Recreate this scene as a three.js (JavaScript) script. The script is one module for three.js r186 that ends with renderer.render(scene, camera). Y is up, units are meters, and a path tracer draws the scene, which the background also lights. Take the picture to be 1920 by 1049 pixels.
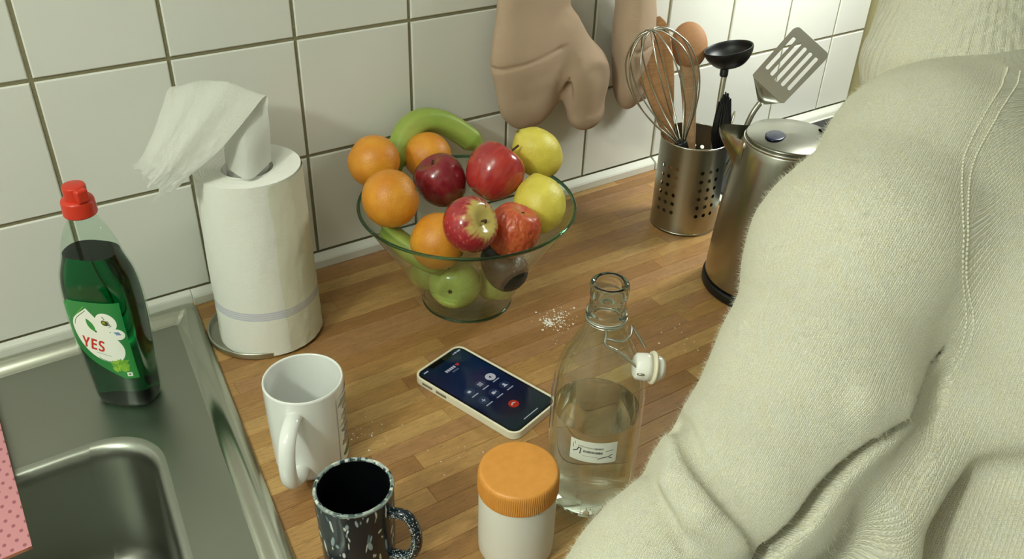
import * as THREE from 'three';
import { RoundedBoxGeometry } from 'three/addons/geometries/RoundedBoxGeometry.js';
import { mergeGeometries, mergeVertices } from 'three/addons/utils/BufferGeometryUtils.js';
import { ImprovedNoise } from 'three/addons/math/ImprovedNoise.js';
import { RectAreaLightUniformsLib } from 'three/addons/lights/RectAreaLightUniformsLib.js';

// ---------------------------------------------------------------- camera, light, exposure
// x runs along the tiled wall, y = 0 is the worktop, z comes out of the wall (wall face at z = 0)
const scene = new THREE.Scene();
const renderer = new THREE.WebGLRenderer({ antialias: true });
renderer.toneMapping = THREE.LinearToneMapping;
renderer.toneMappingExposure = 0.445;
renderer.shadowMap.enabled = true;
RectAreaLightUniformsLib.init();
const V3 = (x, y, z) => new THREE.Vector3(x, y, z);
const camera = new THREE.PerspectiveCamera(35.71, 1920 / 1049, 0.05, 20);
const camRight = V3(0.8313, 0.0295, 0.5551), camUp = V3(0.2839, 0.8361, -0.4695), camAhead = V3(0.4779, -0.5478, -0.6867);
camera.position.set(-0.0714, 0.6656, 1.01);
camera.quaternion.setFromRotationMatrix(new THREE.Matrix4().makeBasis(camRight, camUp, camAhead.clone().negate()));
scene.add(camera);
scene.background = new THREE.Color(0x000000);
const LAMP_COLOR = new THREE.Color().setRGB(0.91, 1.0, 0.88), HOOD_COLOR = new THREE.Color().setRGB(0.95, 1.0, 0.92);
const PENDANT = { pos: [-1.05, 1.22, 0.9], power: 7.0 };        // main lamp of the room, left of the sink
const FILL_LAMP = { pos: [-0.3, 1.34, 0.75], power: 1.3 };      // added unseen fill lamp, brightens upward faces and lifts the shade
const HOOD = { pos: [1.2, 0.56, 0.27], power: 145 };            // lamp strip of the cooker hood

// ---------------------------------------------------------------- helpers
function mulberry(a) { return () => { a |= 0; a = a + 0x6D2B79F5 | 0; let t = Math.imul(a ^ a >>> 15, 1 | a); t = t + Math.imul(t ^ t >>> 7, 61 | t) ^ t; return ((t ^ t >>> 14) >>> 0) / 4294967296; }; }
const rnd = mulberry(7);
const perlin = new ImprovedNoise();
const N3 = (x, y, z) => perlin.noise(x, y, z);
function fbm(x, y, z, o = 4) { let s = 0, a = 0.5; for (let i = 0; i < o; i++) { s += a * N3(x, y, z); x *= 2.03; y *= 2.03; z *= 2.03; a *= 0.5; } return s; }
const clamp = (x, a, b) => Math.min(b, Math.max(a, x));
const lerp = (a, b, t) => a + (b - a) * t;
const sstep = (a, b, x) => { const t = clamp((x - a) / (b - a), 0, 1); return t * t * (3 - 2 * t); };
const gauss = (x, s) => Math.exp(-x * x / (2 * s * s));
function dataTex(w, h, fn, srgb = true, repeat = true) {
  const d = new Uint8Array(w * h * 4);
  for (let j = 0; j < h; j++) for (let i = 0; i < w; i++) { const c = fn(i / w, j / h); for (let k = 0; k < 3; k++) d[(j * w + i) * 4 + k] = clamp(c[k] ?? c[0], 0, 255); d[(j * w + i) * 4 + 3] = 255; }
  const t = new THREE.DataTexture(d, w, h); t.magFilter = THREE.LinearFilter; t.minFilter = THREE.LinearFilter;
  if (srgb) t.colorSpace = THREE.SRGBColorSpace;
  if (repeat) t.wrapS = t.wrapT = THREE.RepeatWrapping;
  t.needsUpdate = true; return t;
}
function canvasTex(w, h, draw) {
  const c = document.createElement('canvas'); c.width = w; c.height = h; draw(c.getContext('2d'), w, h);
  const t = new THREE.CanvasTexture(c); t.colorSpace = THREE.SRGBColorSpace; return t;
}
// noise that repeats over the unit square
function tileNoise(u, v, fx, fy, seed, o = 4) {
  const a = u * Math.PI * 2, b = v * Math.PI * 2;
  return fbm(Math.cos(a) * fx + seed, Math.sin(a) * fx + Math.cos(b) * fy, Math.sin(b) * fy + seed * 0.37, o);
}
const std = (o) => new THREE.MeshStandardMaterial(o);
const phy = (o) => new THREE.MeshPhysicalMaterial(o);
const used = {};
function numbered(n) { used[n] = (used[n] ?? -1) + 1; return used[n] ? n + '_' + String(used[n]).padStart(3, '0') : n; }
function shade(o) { o.traverse((m) => { if (m.isMesh) { m.castShadow = true; m.receiveShadow = true; } }); return o; }
function part(name, geo, mat, parent) { const m = new THREE.Mesh(geo, mat); m.name = name; m.castShadow = m.receiveShadow = true; parent.add(m); return m; }
function tag(o, label, category, group, kind) { Object.assign(o.userData, { label, category }); if (group) o.userData.group = group; if (kind) o.userData.kind = kind; return o; }
function thing(name, label, category, pos = [0, 0, 0], turn = 0, group) { const g = new THREE.Group(); g.name = numbered(name); g.position.set(...pos); g.rotation.y = turn; scene.add(g); return tag(g, label, category, group); }
function single(name, geo, mat, label, category, group, kind) { const m = part(numbered(name), geo, mat, scene); return tag(m, label, category, group, kind); }
function struct(name, geo, mat, label, category) { const m = part(name, geo, mat, scene); tag(m, label, category, null, 'structure'); return m; }
function box(x0, x1, y0, y1, z0, z1) { return new THREE.BoxGeometry(x1 - x0, y1 - y0, z1 - z0).translate((x0 + x1) / 2, (y0 + y1) / 2, (z0 + z1) / 2); }
function rbox(x0, x1, y0, y1, z0, z1, r = 0.003, s = 2) { return new RoundedBoxGeometry(x1 - x0, y1 - y0, z1 - z0, s, r).translate((x0 + x1) / 2, (y0 + y1) / 2, (z0 + z1) / 2); }
function merge(list) { return mergeGeometries(list.map((g) => { const n = g.index ? g.toNonIndexed() : g; for (const k of Object.keys(n.attributes)) if (!['position', 'normal', 'uv'].includes(k)) n.deleteAttribute(k); if (!n.attributes.uv) n.setAttribute('uv', new THREE.BufferAttribute(new Float32Array(n.attributes.position.count * 2), 2)); return n; })); }
function lathe(pts, seg = 96) { return new THREE.LatheGeometry(pts.map(([r, y]) => new THREE.Vector2(r, y)), seg); }
// profile through control points, smoothed
function smoothProfile(pts, n = 80) { const c = new THREE.CatmullRomCurve3(pts.map(([r, y]) => V3(r, y, 0)), false, 'centripetal'); return c.getPoints(n).map((p) => [Math.max(p.x, 0), p.y]); }
function tube(points, r, seg = 40, rad = 10, closed = false) { return new THREE.TubeGeometry(new THREE.CatmullRomCurve3(points.map((p) => V3(...p)), closed, 'centripetal'), seg, r, rad, closed); }
// box with its front (+y) edges chamfered, lying in x/z, top at y = 0; uv in metres
function chamferSlab(w, d, h, c) {
  const x = w / 2, z = d / 2, P = [], U = [];
  const quad = (a, b, e, f) => { for (const p of [a, b, e, a, e, f]) { P.push(...p); U.push(p[0] + x, p[2] + z); } };
  const A = [[-x, -h, z], [x, -h, z], [x, -h, -z], [-x, -h, -z]], B = [[-x, -c, z], [x, -c, z], [x, -c, -z], [-x, -c, -z]], T = [[-x + c, 0, z - c], [x - c, 0, z - c], [x - c, 0, -z + c], [-x + c, 0, -z + c]];
  quad(T[0], T[1], T[2], T[3]);
  for (let i = 0; i < 4; i++) { const j = (i + 1) % 4; quad(B[i], B[j], T[j], T[i]); quad(A[i], A[j], B[j], B[i]); }
  const g = new THREE.BufferGeometry(); g.setAttribute('position', new THREE.Float32BufferAttribute(P, 3)); g.setAttribute('uv', new THREE.Float32BufferAttribute(U, 2)); g.computeVertexNormals(); return g;
}
// closed grid surface from a function (u, v) -> [x, y, z]; u wraps if wrap
function gridGeo(nu, nv, fn, uvfn) {
  const P = [], U = [], I = [];
  for (let j = 0; j <= nv; j++) for (let i = 0; i <= nu; i++) { const u = i / nu, v = j / nv; P.push(...fn(u, v)); U.push(...(uvfn ? uvfn(u, v) : [u, v])); }
  for (let j = 0; j < nv; j++) for (let i = 0; i < nu; i++) { const a = j * (nu + 1) + i, b = a + 1, c = a + nu + 1, d = c + 1; I.push(a, b, d, a, d, c); }
  const g = new THREE.BufferGeometry(); g.setAttribute('position', new THREE.Float32BufferAttribute(P, 3)); g.setAttribute('uv', new THREE.Float32BufferAttribute(U, 2)); g.setIndex(I); g.computeVertexNormals(); return g;
}
// weld normals across the u seam of a wrapped grid
function sealU(g, nu, nv) {
  const n = g.attributes.normal;
  for (let j = 0; j <= nv; j++) { const a = j * (nu + 1), b = a + nu; const v = V3(n.getX(a) + n.getX(b), n.getY(a) + n.getY(b), n.getZ(a) + n.getZ(b)).normalize(); n.setXYZ(a, v.x, v.y, v.z); n.setXYZ(b, v.x, v.y, v.z); }
  return g;
}
function paint(g, fn) { const p = g.attributes.position, c = new Float32Array(p.count * 3), col = new THREE.Color(); for (let i = 0; i < p.count; i++) { const r = fn(p.getX(i), p.getY(i), p.getZ(i), i); col.setRGB(r[0] / 255, r[1] / 255, r[2] / 255, THREE.SRGBColorSpace); c.set([col.r, col.g, col.b], i * 3); } g.setAttribute('color', new THREE.BufferAttribute(c, 3)); return g; }
const mix3 = (a, b, t) => [lerp(a[0], b[0], t), lerp(a[1], b[1], t), lerp(a[2], b[2], t)];
// mesh of a distance field
function surfaceNets(sdf, lo, hi, cell) {
  const n = [0, 1, 2].map((k) => Math.ceil((hi[k] - lo[k]) / cell) + 1), [nx, ny, nz] = n;
  const F = new Float32Array(nx * ny * nz), id = (i, j, k) => i + nx * (j + ny * k);
  for (let k = 0; k < nz; k++) for (let j = 0; j < ny; j++) for (let i = 0; i < nx; i++) F[id(i, j, k)] = sdf(lo[0] + i * cell, lo[1] + j * cell, lo[2] + k * cell);
  const vid = new Int32Array(nx * ny * nz).fill(-1), P = [], I = [];
  const C = [[0, 0, 0], [1, 0, 0], [0, 1, 0], [1, 1, 0], [0, 0, 1], [1, 0, 1], [0, 1, 1], [1, 1, 1]], E = [[0, 1], [2, 3], [4, 5], [6, 7], [0, 2], [1, 3], [4, 6], [5, 7], [0, 4], [1, 5], [2, 6], [3, 7]];
  for (let k = 0; k < nz - 1; k++) for (let j = 0; j < ny - 1; j++) for (let i = 0; i < nx - 1; i++) {
    const v = C.map((c) => F[id(i + c[0], j + c[1], k + c[2])]); let m = 0; for (let c = 0; c < 8; c++) if (v[c] < 0) m |= 1 << c;
    if (m === 0 || m === 255) continue;
    let s = [0, 0, 0], q = 0;
    for (const [a, b] of E) if ((v[a] < 0) !== (v[b] < 0)) { const t = v[a] / (v[a] - v[b]); for (let e = 0; e < 3; e++) s[e] += lerp(C[a][e], C[b][e], t); q++; }
    vid[id(i, j, k)] = P.length / 3; P.push(lo[0] + (i + s[0] / q) * cell, lo[1] + (j + s[1] / q) * cell, lo[2] + (k + s[2] / q) * cell);
  }
  for (let k = 1; k < nz - 1; k++) for (let j = 1; j < ny - 1; j++) for (let i = 1; i < nx - 1; i++) {
    const a = F[id(i, j, k)] < 0;
    for (const [dx, dy, dz, o] of [[1, 0, 0, [[0, 0, 0], [0, -1, 0], [0, -1, -1], [0, 0, -1]]], [0, 1, 0, [[0, 0, 0], [0, 0, -1], [-1, 0, -1], [-1, 0, 0]]], [0, 0, 1, [[0, 0, 0], [-1, 0, 0], [-1, -1, 0], [0, -1, 0]]]]) {
      const b = F[id(i + dx, j + dy, k + dz)] < 0; if (a === b) continue;
      let w = o.map((e) => vid[id(i + e[0], j + e[1], k + e[2])]); if (w.some((e) => e < 0)) continue;
      if (!a) w = w.reverse(); I.push(w[0], w[2], w[1], w[0], w[3], w[2]);
    }
  }
  const g = new THREE.BufferGeometry(); g.setAttribute('position', new THREE.Float32BufferAttribute(P, 3)); g.setIndex(I);
  // outward normals from the field
  const Nn = new Float32Array(P.length), h = cell * 0.6;
  for (let i = 0; i < P.length; i += 3) { const [x, y, z] = [P[i], P[i + 1], P[i + 2]]; const v = V3(sdf(x + h, y, z) - sdf(x - h, y, z), sdf(x, y + h, z) - sdf(x, y - h, z), sdf(x, y, z + h) - sdf(x, y, z - h)).normalize(); Nn.set([v.x, v.y, v.z], i); }
  // make the winding agree with the normals
  if (I.length) { let bad = 0; const A = V3(), B = V3(), Cc = V3(); for (let t = 0; t < I.length; t += 3) { A.fromArray(P, I[t] * 3); B.fromArray(P, I[t + 1] * 3).sub(A); Cc.fromArray(P, I[t + 2] * 3).sub(A); if (B.cross(Cc).dot(V3().fromArray(Nn, I[t] * 3)) < 0) bad++; } if (bad > I.length / 6) for (let t = 0; t < I.length; t += 3) { const s = I[t + 1]; I[t + 1] = I[t + 2]; I[t + 2] = s; } g.setIndex(I); }
  g.setAttribute('normal', new THREE.BufferAttribute(Nn, 3)); g.setAttribute('uv', new THREE.Float32BufferAttribute(new Float32Array(P.length / 3 * 2), 2)); return g;
}
const smin = (a, b, k) => { const h = Math.max(k - Math.abs(a - b), 0) / k; return Math.min(a, b) - h * h * k * 0.25; };
const smax = (a, b, k) => -smin(-a, -b, k);
// distance to a capsule that tapers from a (radius ra) to b (radius rb)
function capsule(x, y, z, a, b, ra, rb) { const bx = b[0] - a[0], by = b[1] - a[1], bz = b[2] - a[2], px = x - a[0], py = y - a[1], pz = z - a[2]; const t = clamp((px * bx + py * by + pz * bz) / (bx * bx + by * by + bz * bz), 0, 1); return Math.hypot(px - bx * t, py - by * t, pz - bz * t) - lerp(ra, rb, t); }
function chain(x, y, z, pts, k) { let d = 1e9; for (let i = 0; i + 1 < pts.length; i++) { const a = pts[i], b = pts[i + 1]; const e = capsule(x, y, z, a, b, a[3], b[3]); d = i ? smin(d, e, k) : e; } return d; }
// ---------------------------------------------------------------- materials shared by several things
const noiseBump = dataTex(256, 256, (u, v) => [128 + 220 * tileNoise(u, v, 5, 5, 3.1, 5)], false);
const scratchBump = dataTex(512, 128, (u, v) => [128 + 160 * tileNoise(u, v, 1.2, 22, 9.2, 4) + 30 * tileNoise(u, v, 6, 30, 2.2, 3)], false);
function rep(t, x, y) { const c = t.clone(); c.repeat.set(x, y); c.needsUpdate = true; return c; }
const M = {
  tile: phy({ color: 0xdcdcd4, roughness: 0.22, bumpMap: rep(noiseBump, 1.5, 1.5), bumpScale: 0.0003 }),
  grout: std({ color: 0x857f62, roughness: 0.95, bumpMap: rep(noiseBump, 40, 40), bumpScale: 0.0006 }),
  plaster: std({ color: 0xdbdad4, roughness: 0.9, bumpMap: rep(noiseBump, 3, 3), bumpScale: 0.0008 }),
  ceiling: std({ color: 0xe0dfda, roughness: 0.95 }),
  floor: std({ color: 0x8f8b80, roughness: 0.6 }),
  strip: phy({ color: 0xd9d9cf, roughness: 0.4 }),
  steel: std({ color: 0xb4b4a8, metalness: 1, roughness: 0.33, bumpMap: scratchBump, bumpScale: 0.00006 }),
  sink: std({ color: 0x9da096, metalness: 1, roughness: 0.36, bumpMap: rep(scratchBump, 2, 2), bumpScale: 0.00005 }),
  chrome: std({ color: 0xd0d0c8, metalness: 1, roughness: 0.12 }),
  wire: std({ color: 0xbdbdb2, metalness: 1, roughness: 0.25 }),
  black: std({ color: 0x0b0c0e, roughness: 0.45 }),
  cabinet: std({ color: 0xdad9d3, roughness: 0.5 }),
};

// ---------------------------------------------------------------- the room
{
  const XL = -2.2, XR = 2.6, YF = -0.9, YC = 1.5, ZF = 3.0, T = 0.1;
  struct('floor', box(XL - T, XR + T, YF - T, YF, -T, ZF + T), M.floor, 'grey brown kitchen floor below the worktop', 'floor');
  struct('ceiling', box(XL - T, XR + T, YC, YC + T, -T, ZF + T), M.ceiling, 'plain white ceiling above the kitchen', 'ceiling');
  struct('wall_left', box(XL - T, XL, YF, YC, -T, ZF + T), M.plaster, 'plain pale wall to the left of the sink', 'wall');
  struct('wall_right', box(XR, XR + T, YF, YC, -T, ZF + T), M.plaster, 'plain pale wall right of the cooker', 'wall');
  struct('wall_front', box(XL, XR, YF, YC, ZF, ZF + T), M.plaster, 'plain pale wall across the room', 'wall');
  const wall = struct('wall_back', box(XL, XR, YF, YC, -T, -0.009), M.plaster, 'wall of square white glazed tiles with dark grout lines', 'wall');
  // tile edges in metres along the wall and up it
  const XS = [-0.607, -0.455, -0.302, -0.149, 0.0046, 0.1468, 0.298, 0.4545, 0.612, 0.7675, 0.919, 1.067, 1.2148, 1.353, 1.449], YS = [0.019, 0.1665, 0.3235, 0.4805, 0.6375, 0.7945, 0.9515];
  part('grout', box(XS[0] - 0.003, XS[14] + 0.002, YS[0] - 0.04, YS[6] + 0.003, -0.0095, -0.0022), M.grout, wall);
  const G = 0.0042, cache = {};
  for (let j = 0; j + 1 < YS.length; j++) for (let i = 0; i + 1 < XS.length; i++) {
    const w = XS[i + 1] - XS[i] - G, h = YS[j + 1] - YS[j] - G, key = w.toFixed(3) + '_' + h.toFixed(3);
    const g = cache[key] ??= chamferSlab(w, h, 0.007, 0.0014).rotateX(Math.PI / 2);
    const t = part('tile', g, M.tile, wall);
    t.position.set((XS[i] + XS[i + 1]) / 2, (YS[j] + YS[j + 1]) / 2, (rnd() - 0.5) * 0.0005);
    t.rotation.set((rnd() - 0.5) * 0.004, (rnd() - 0.5) * 0.004, 0);
  }
  // cover strip between tiles and worktop
  const prof = new THREE.Shape([[0, 0], [0.0125, 0], [0.013, 0.0008], [0.0128, 0.0115], [0.0112, 0.0138], [0.0015, 0.0188], [0, 0.0188]].map((p) => new THREE.Vector2(...p)));
  const strip = (x0, x1) => { const g = new THREE.ExtrudeGeometry(prof, { depth: x1 - x0, bevelEnabled: false }); g.rotateY(Math.PI / 2); g.scale(1, 1, -1); const idx = g.attributes.position.count; for (let i = 0; i < idx; i += 3) for (const k of ['position', 'normal', 'uv']) { const a = g.attributes[k], s = a.itemSize; for (let e = 0; e < s; e++) { const q = a.array[(i + 1) * s + e]; a.array[(i + 1) * s + e] = a.array[(i + 2) * s + e]; a.array[(i + 2) * s + e] = q; } } g.translate(x0, 0, 0); g.computeVertexNormals(); return g; };
  struct('trim_1', strip(0.118, 0.917), M.strip, 'white plastic cover strip between the tiles and the wooden worktop', 'trim');
  struct('trim_2', strip(-0.95, 0.1175).scale(1, 1.02, 0.42), M.strip, 'thin white sealing strip behind the steel sink', 'trim');
  struct('trim_4', strip(0.921, 1.4485), M.strip, 'white plastic cover strip between the tiles and the cooker', 'trim');
  // casing of the opening at the far right end of the tiles
  const post = struct('trim_3', rbox(1.452, 1.475, -0.9, 1.5, -0.008, 0.022, 0.002), std({ color: 0x8d8560, roughness: 0.6 }), 'narrow olive wooden casing at the far end of the tiles', 'trim');
  part('edge_bead', rbox(1.4755, 1.492, -0.9, 1.5, -0.008, 0.014, 0.002), std({ color: 0xc8b45a, roughness: 0.5 }), post);
}

// ---------------------------------------------------------------- wooden worktop of glued staves
const woodMaps = [11.3, 47.7].map((s) => dataTex(512, 128, (u, v) => {
  const warp = tileNoise(u, v, 1.1, 0.9, s, 3) * 0.6;
  const rings = Math.sin((v * 5 + warp * 3.2) * Math.PI * 2) * 0.5, fine = tileNoise(u, v, 2.2, 34, s + 3, 3), pore = tileNoise(u, v, 7, 60, s + 9, 2);
  const k = 226 + rings * 13 + fine * 46 - Math.max(0, pore - 0.18) * 190;
  return [k, k * 0.975, k * 0.94];
}));
woodMaps.forEach((t) => t.repeat.set(1 / 0.32, 1 / 0.09));
const woodBump = dataTex(512, 128, (u, v) => [128 + 110 * tileNoise(u, v, 2.2, 34, 14.3, 3)], false); woodBump.repeat.set(1 / 0.32, 1 / 0.09);
const woodTones = [0xc0975f, 0xb68d56, 0xc59d63, 0xb08450, 0xbb9258, 0xb4895c, 0xa67b4a, 0xcaa469];
const woodMats = woodTones.flatMap((c) => woodMaps.map((map) => phy({ color: c, map, roughness: 0.46, clearcoat: 0.12, clearcoatRoughness: 0.35, bumpMap: woodBump, bumpScale: 0.00012 })));
function worktop(name, label, x0, x1, z0, z1, rowsShare, slant = 0) {
  const t = thing(name, label, 'worktop');
  part('core', box(x0 + 0.004, x1 - 0.001, -0.032, -0.0016, z0, z1 - 0.004), std({ color: 0x6f512e, roughness: 0.8 }), t);
  const W = 0.0238, L = [0.18, 0.24, 0.3, 0.36, 0.44], cache = {};
  let row = 0;
  for (let z = z0; z < z1 - 0.004; z += W, row++) {
    const w = Math.min(W, z1 - z), a0 = x0 - slant * (z + w / 2);
    let x = a0 - rnd() * 0.2;
    while (x < x1) {
      let l = L[Math.floor(rnd() * L.length)], a = Math.max(x, a0), b = Math.min(x + l, x1);
      if (x1 - b < 0.04) b = x1;
      if (b - a > 0.012) {
        const key = (b - a).toFixed(4) + w.toFixed(4), g = cache[key] ??= chamferSlab(b - a - 0.0002, w - 0.0002, 0.03, 0.00035);
        const s = part('stave', g, woodMats[Math.floor(rnd() * woodMats.length)], t);
        s.position.set((a + b) / 2, (rnd() - 0.5) * 0.0001, z + w / 2);
      }
      x = Math.max(b, x + l);
    }
  }
  return t;
}
worktop('worktop', 'oiled beech worktop of glued staves between the sink and the cooker', 0.1115, 0.922, 0.0, 0.645, 1, 0.1);
worktop('worktop', 'short piece of brown worktop beyond the cooker at the far right', 1.475, 2.1, 0.0, 0.62, 1);

worktop('worktop', 'narrow wooden worktop rail along the front of the steel sink', -0.95, 0.0455, 0.5625, 0.645, 1);

// ---------------------------------------------------------------- sink
const SHEAR = 0.1;
function ring(x0, x1, z0, z1, r, y, n = 14) {
  const out = []; const cs = [[x1 - r, z0 + r, -90], [x1 - r, z1 - r, 0], [x0 + r, z1 - r, 90], [x0 + r, z0 + r, 180]];
  cs.forEach(([cx, cz, a0], c) => { for (let i = 0; i <= n; i++) { const a = (a0 + 90 * i / n) * Math.PI / 180; out.push([cx + r * Math.cos(a), y, cz + r * Math.sin(a)]); }
    const nx = cs[(c + 1) % 4], a = (a0 + 90) * Math.PI / 180, p = out[out.length - 1], q = [nx[0] + r * Math.cos(a), y, nx[1] + r * Math.sin(a)];
    for (let i = 1; i < 12; i++) out.push([lerp(p[0], q[0], i / 12), y, lerp(p[2], q[2], i / 12)]); });
  return out;
}
function loft(rings, close) {
  const P = [], U = [], I = [], n = rings[0].length;
  for (const r of rings) for (let i = 0; i <= n; i++) { const p = r[i % n]; P.push(...p); U.push(p[0] / 0.3, (p[2] + p[1]) / 0.3); }
  for (let j = 0; j + 1 < rings.length; j++) for (let i = 0; i < n; i++) { const a = j * (n + 1) + i, b = a + 1, c = a + n + 1, d = c + 1; I.push(a, b, d, a, d, c); }
  if (close) { const m = rings[rings.length - 1], k = P.length / 3, b0 = (rings.length - 1) * (n + 1); P.push(m.reduce((s, p) => s + p[0], 0) / n, m[0][1], m.reduce((s, p) => s + p[2], 0) / n); U.push(P[k * 3] / 0.3, P[k * 3 + 2] / 0.3); for (let i = 0; i < n; i++) I.push(b0 + i, b0 + i + 1, k); }
  const g = new THREE.BufferGeometry(); g.setAttribute('position', new THREE.Float32BufferAttribute(P, 3)); g.setAttribute('uv', new THREE.Float32BufferAttribute(U, 2)); g.setIndex(I); g.computeVertexNormals(); return g;
}
{
  const t = thing('sink', 'stainless steel sink with raised rim and drainer left of the worktop', 'sink');
  const lean = (r) => r.map(([x, y, z]) => [x - SHEAR * z * sstep(-0.4, 0.0, x), y, z]);
  const outer = (o, y, r) => lean(ring(-0.95 + o, 0.1205 - o, 0.006 + o, 0.56 - o, Math.max(r - o, 0.004), y));
  part('rim', loft([outer(0, -0.028, 0.014), outer(0, 0.0008, 0.014), outer(0.0015, 0.0035, 0.014), outer(0.006, 0.006, 0.016), outer(0.011, 0.0064, 0.018), outer(0.016, 0.005, 0.022), outer(0.021, 0.001, 0.026), outer(0.0255, -0.003, 0.03), outer(0.03, -0.004, 0.034)]), std({ color: 0xb9bbae, metalness: 1, roughness: 0.24 }), t);
  const inner = (o, y) => lean(ring(-0.36 + o, 0.027 - o, 0.212 + o, 0.52 - o, 0.062 - o * 0.6, y));
  part('deck', loft([outer(0.03, -0.004, 0.034), inner(-0.016, -0.004), inner(-0.009, -0.0036)]), M.sink, t);
  part('basin', loft([inner(-0.009, -0.0036), inner(-0.004, -0.0042), inner(0, -0.0065), inner(0.003, -0.012), inner(0.005, -0.022), inner(0.012, -0.13), inner(0.018, -0.15), inner(0.032, -0.16)], true), M.sink, t);
  const d = part('drain', merge([lathe([[0, 0.001], [0.03, 0.001], [0.036, 0.004], [0.04, 0.004], [0.043, 0.0005]], 40)]), M.chrome, t); d.position.set(-0.17, -0.16, 0.36);
}
// ---------------------------------------------------------------- cabinets, cooker and hood around the view
function cabinet(x0, x1, label) {
  const t = thing('base_cabinet', label, 'cabinet');
  part('side_panel', box(x0, x0 + 0.016, -0.8, -0.034, 0.004, 0.585), M.cabinet, t); part('side_panel', box(x1 - 0.016, x1, -0.8, -0.034, 0.004, 0.585), M.cabinet, t);
  part('bottom_panel', box(x0 + 0.016, x1 - 0.016, -0.8, -0.784, 0.004, 0.585), M.cabinet, t);
  part('plinth', box(x0, x1, -0.9, -0.8, 0.02, 0.54), M.cabinet, t);
  const d = part('door', rbox(x0 + 0.002, x1 - 0.002, -0.795, -0.04, 0.586, 0.604, 0.003), M.cabinet, t);
  part('handle', tube([[x1 - 0.06, -0.1, 0.604], [x1 - 0.06, -0.1, 0.63], [x1 - 0.06, -0.22, 0.63], [x1 - 0.06, -0.22, 0.604]], 0.005, 30, 8), M.steel, d);
}
cabinet(-0.95, 0.07, 'white base cabinet under the steel sink'); cabinet(0.125, 0.92, 'white base cabinet under the wooden worktop'); cabinet(1.476, 2.1, 'white base cabinet beyond the cooker');
{
  const t = thing('cooker', 'white enamelled cooker with black glass hob behind the kettle', 'cooker');
  const white = phy({ color: 0xdfe0d6, roughness: 0.25 });
  part('body', rbox(0.9255, 1.4495, -0.9, -0.001, 0.014, 0.62, 0.006), white, t);
  part('hob_frame', rbox(0.926, 1.449, -0.0005, 0.006, 0.0138, 0.622, 0.003), white, t);
  part('hob_glass', rbox(0.944, 1.431, 0.0062, 0.0092, 0.026, 0.605, 0.0012), phy({ color: 0x0a0d14, roughness: 0.12 }), t);
  part('oven_door', rbox(0.94, 1.435, -0.75, -0.16, 0.621, 0.64, 0.006), white, t);
  part('oven_handle', tube([[1.0, -0.2, 0.64], [1.0, -0.2, 0.67], [1.37, -0.2, 0.67], [1.37, -0.2, 0.64]], 0.007, 40, 8), M.steel, t);
  const h = thing('cooker_hood', 'white cooker hood with lamp strip above the cooker', 'hood');
  part('housing', rbox(0.93, 1.45, 0.575, 0.7, 0.002, 0.46, 0.006), white, h);
  part('lamp_cover', rbox(HOOD.pos[0] - 0.16, HOOD.pos[0] + 0.16, 0.568, 0.574, HOOD.pos[2] - 0.04, HOOD.pos[2] + 0.04, 0.002), std({ color: 0xf4f2e2, emissive: 0xfff4d0, emissiveIntensity: 2 }), h);
  const L = new THREE.RectAreaLight(HOOD_COLOR, HOOD.power, 0.32, 0.08); L.position.set(HOOD.pos[0], HOOD.pos[1], HOOD.pos[2]); L.lookAt(HOOD.pos[0], -1, HOOD.pos[2]); scene.add(L);
}
function lamp(cfg, label, r) {
  const t = thing('pendant_lamp', label, 'lamp', cfg.pos);
  part('globe', new THREE.SphereGeometry(r, 32, 20), std({ color: 0xfff8e6, emissive: 0xfff2cc, emissiveIntensity: 6 }), t);
  part('cord', tube([[0, r, 0], [0, 1.5 - cfg.pos[1] - 0.02, 0]], 0.003, 2, 8), M.black, t);
  part('ceiling_rose', lathe([[0, 0], [0.045, 0.002], [0.05, 0.02], [0, 0.02]], 32).translate(0, 1.5 - cfg.pos[1] - 0.0205, 0), M.cabinet, t);
  const L = new THREE.PointLight(LAMP_COLOR, cfg.power, 0, 2); L.position.set(...cfg.pos); L.castShadow = true; L.shadow.radius = r / 0.02; scene.add(L);
}
lamp(PENDANT, 'round white pendant lamp over the left end of the kitchen', 0.07);
lamp(FILL_LAMP, 'added round white fill lamp over the middle of the kitchen', 0.09);
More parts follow.
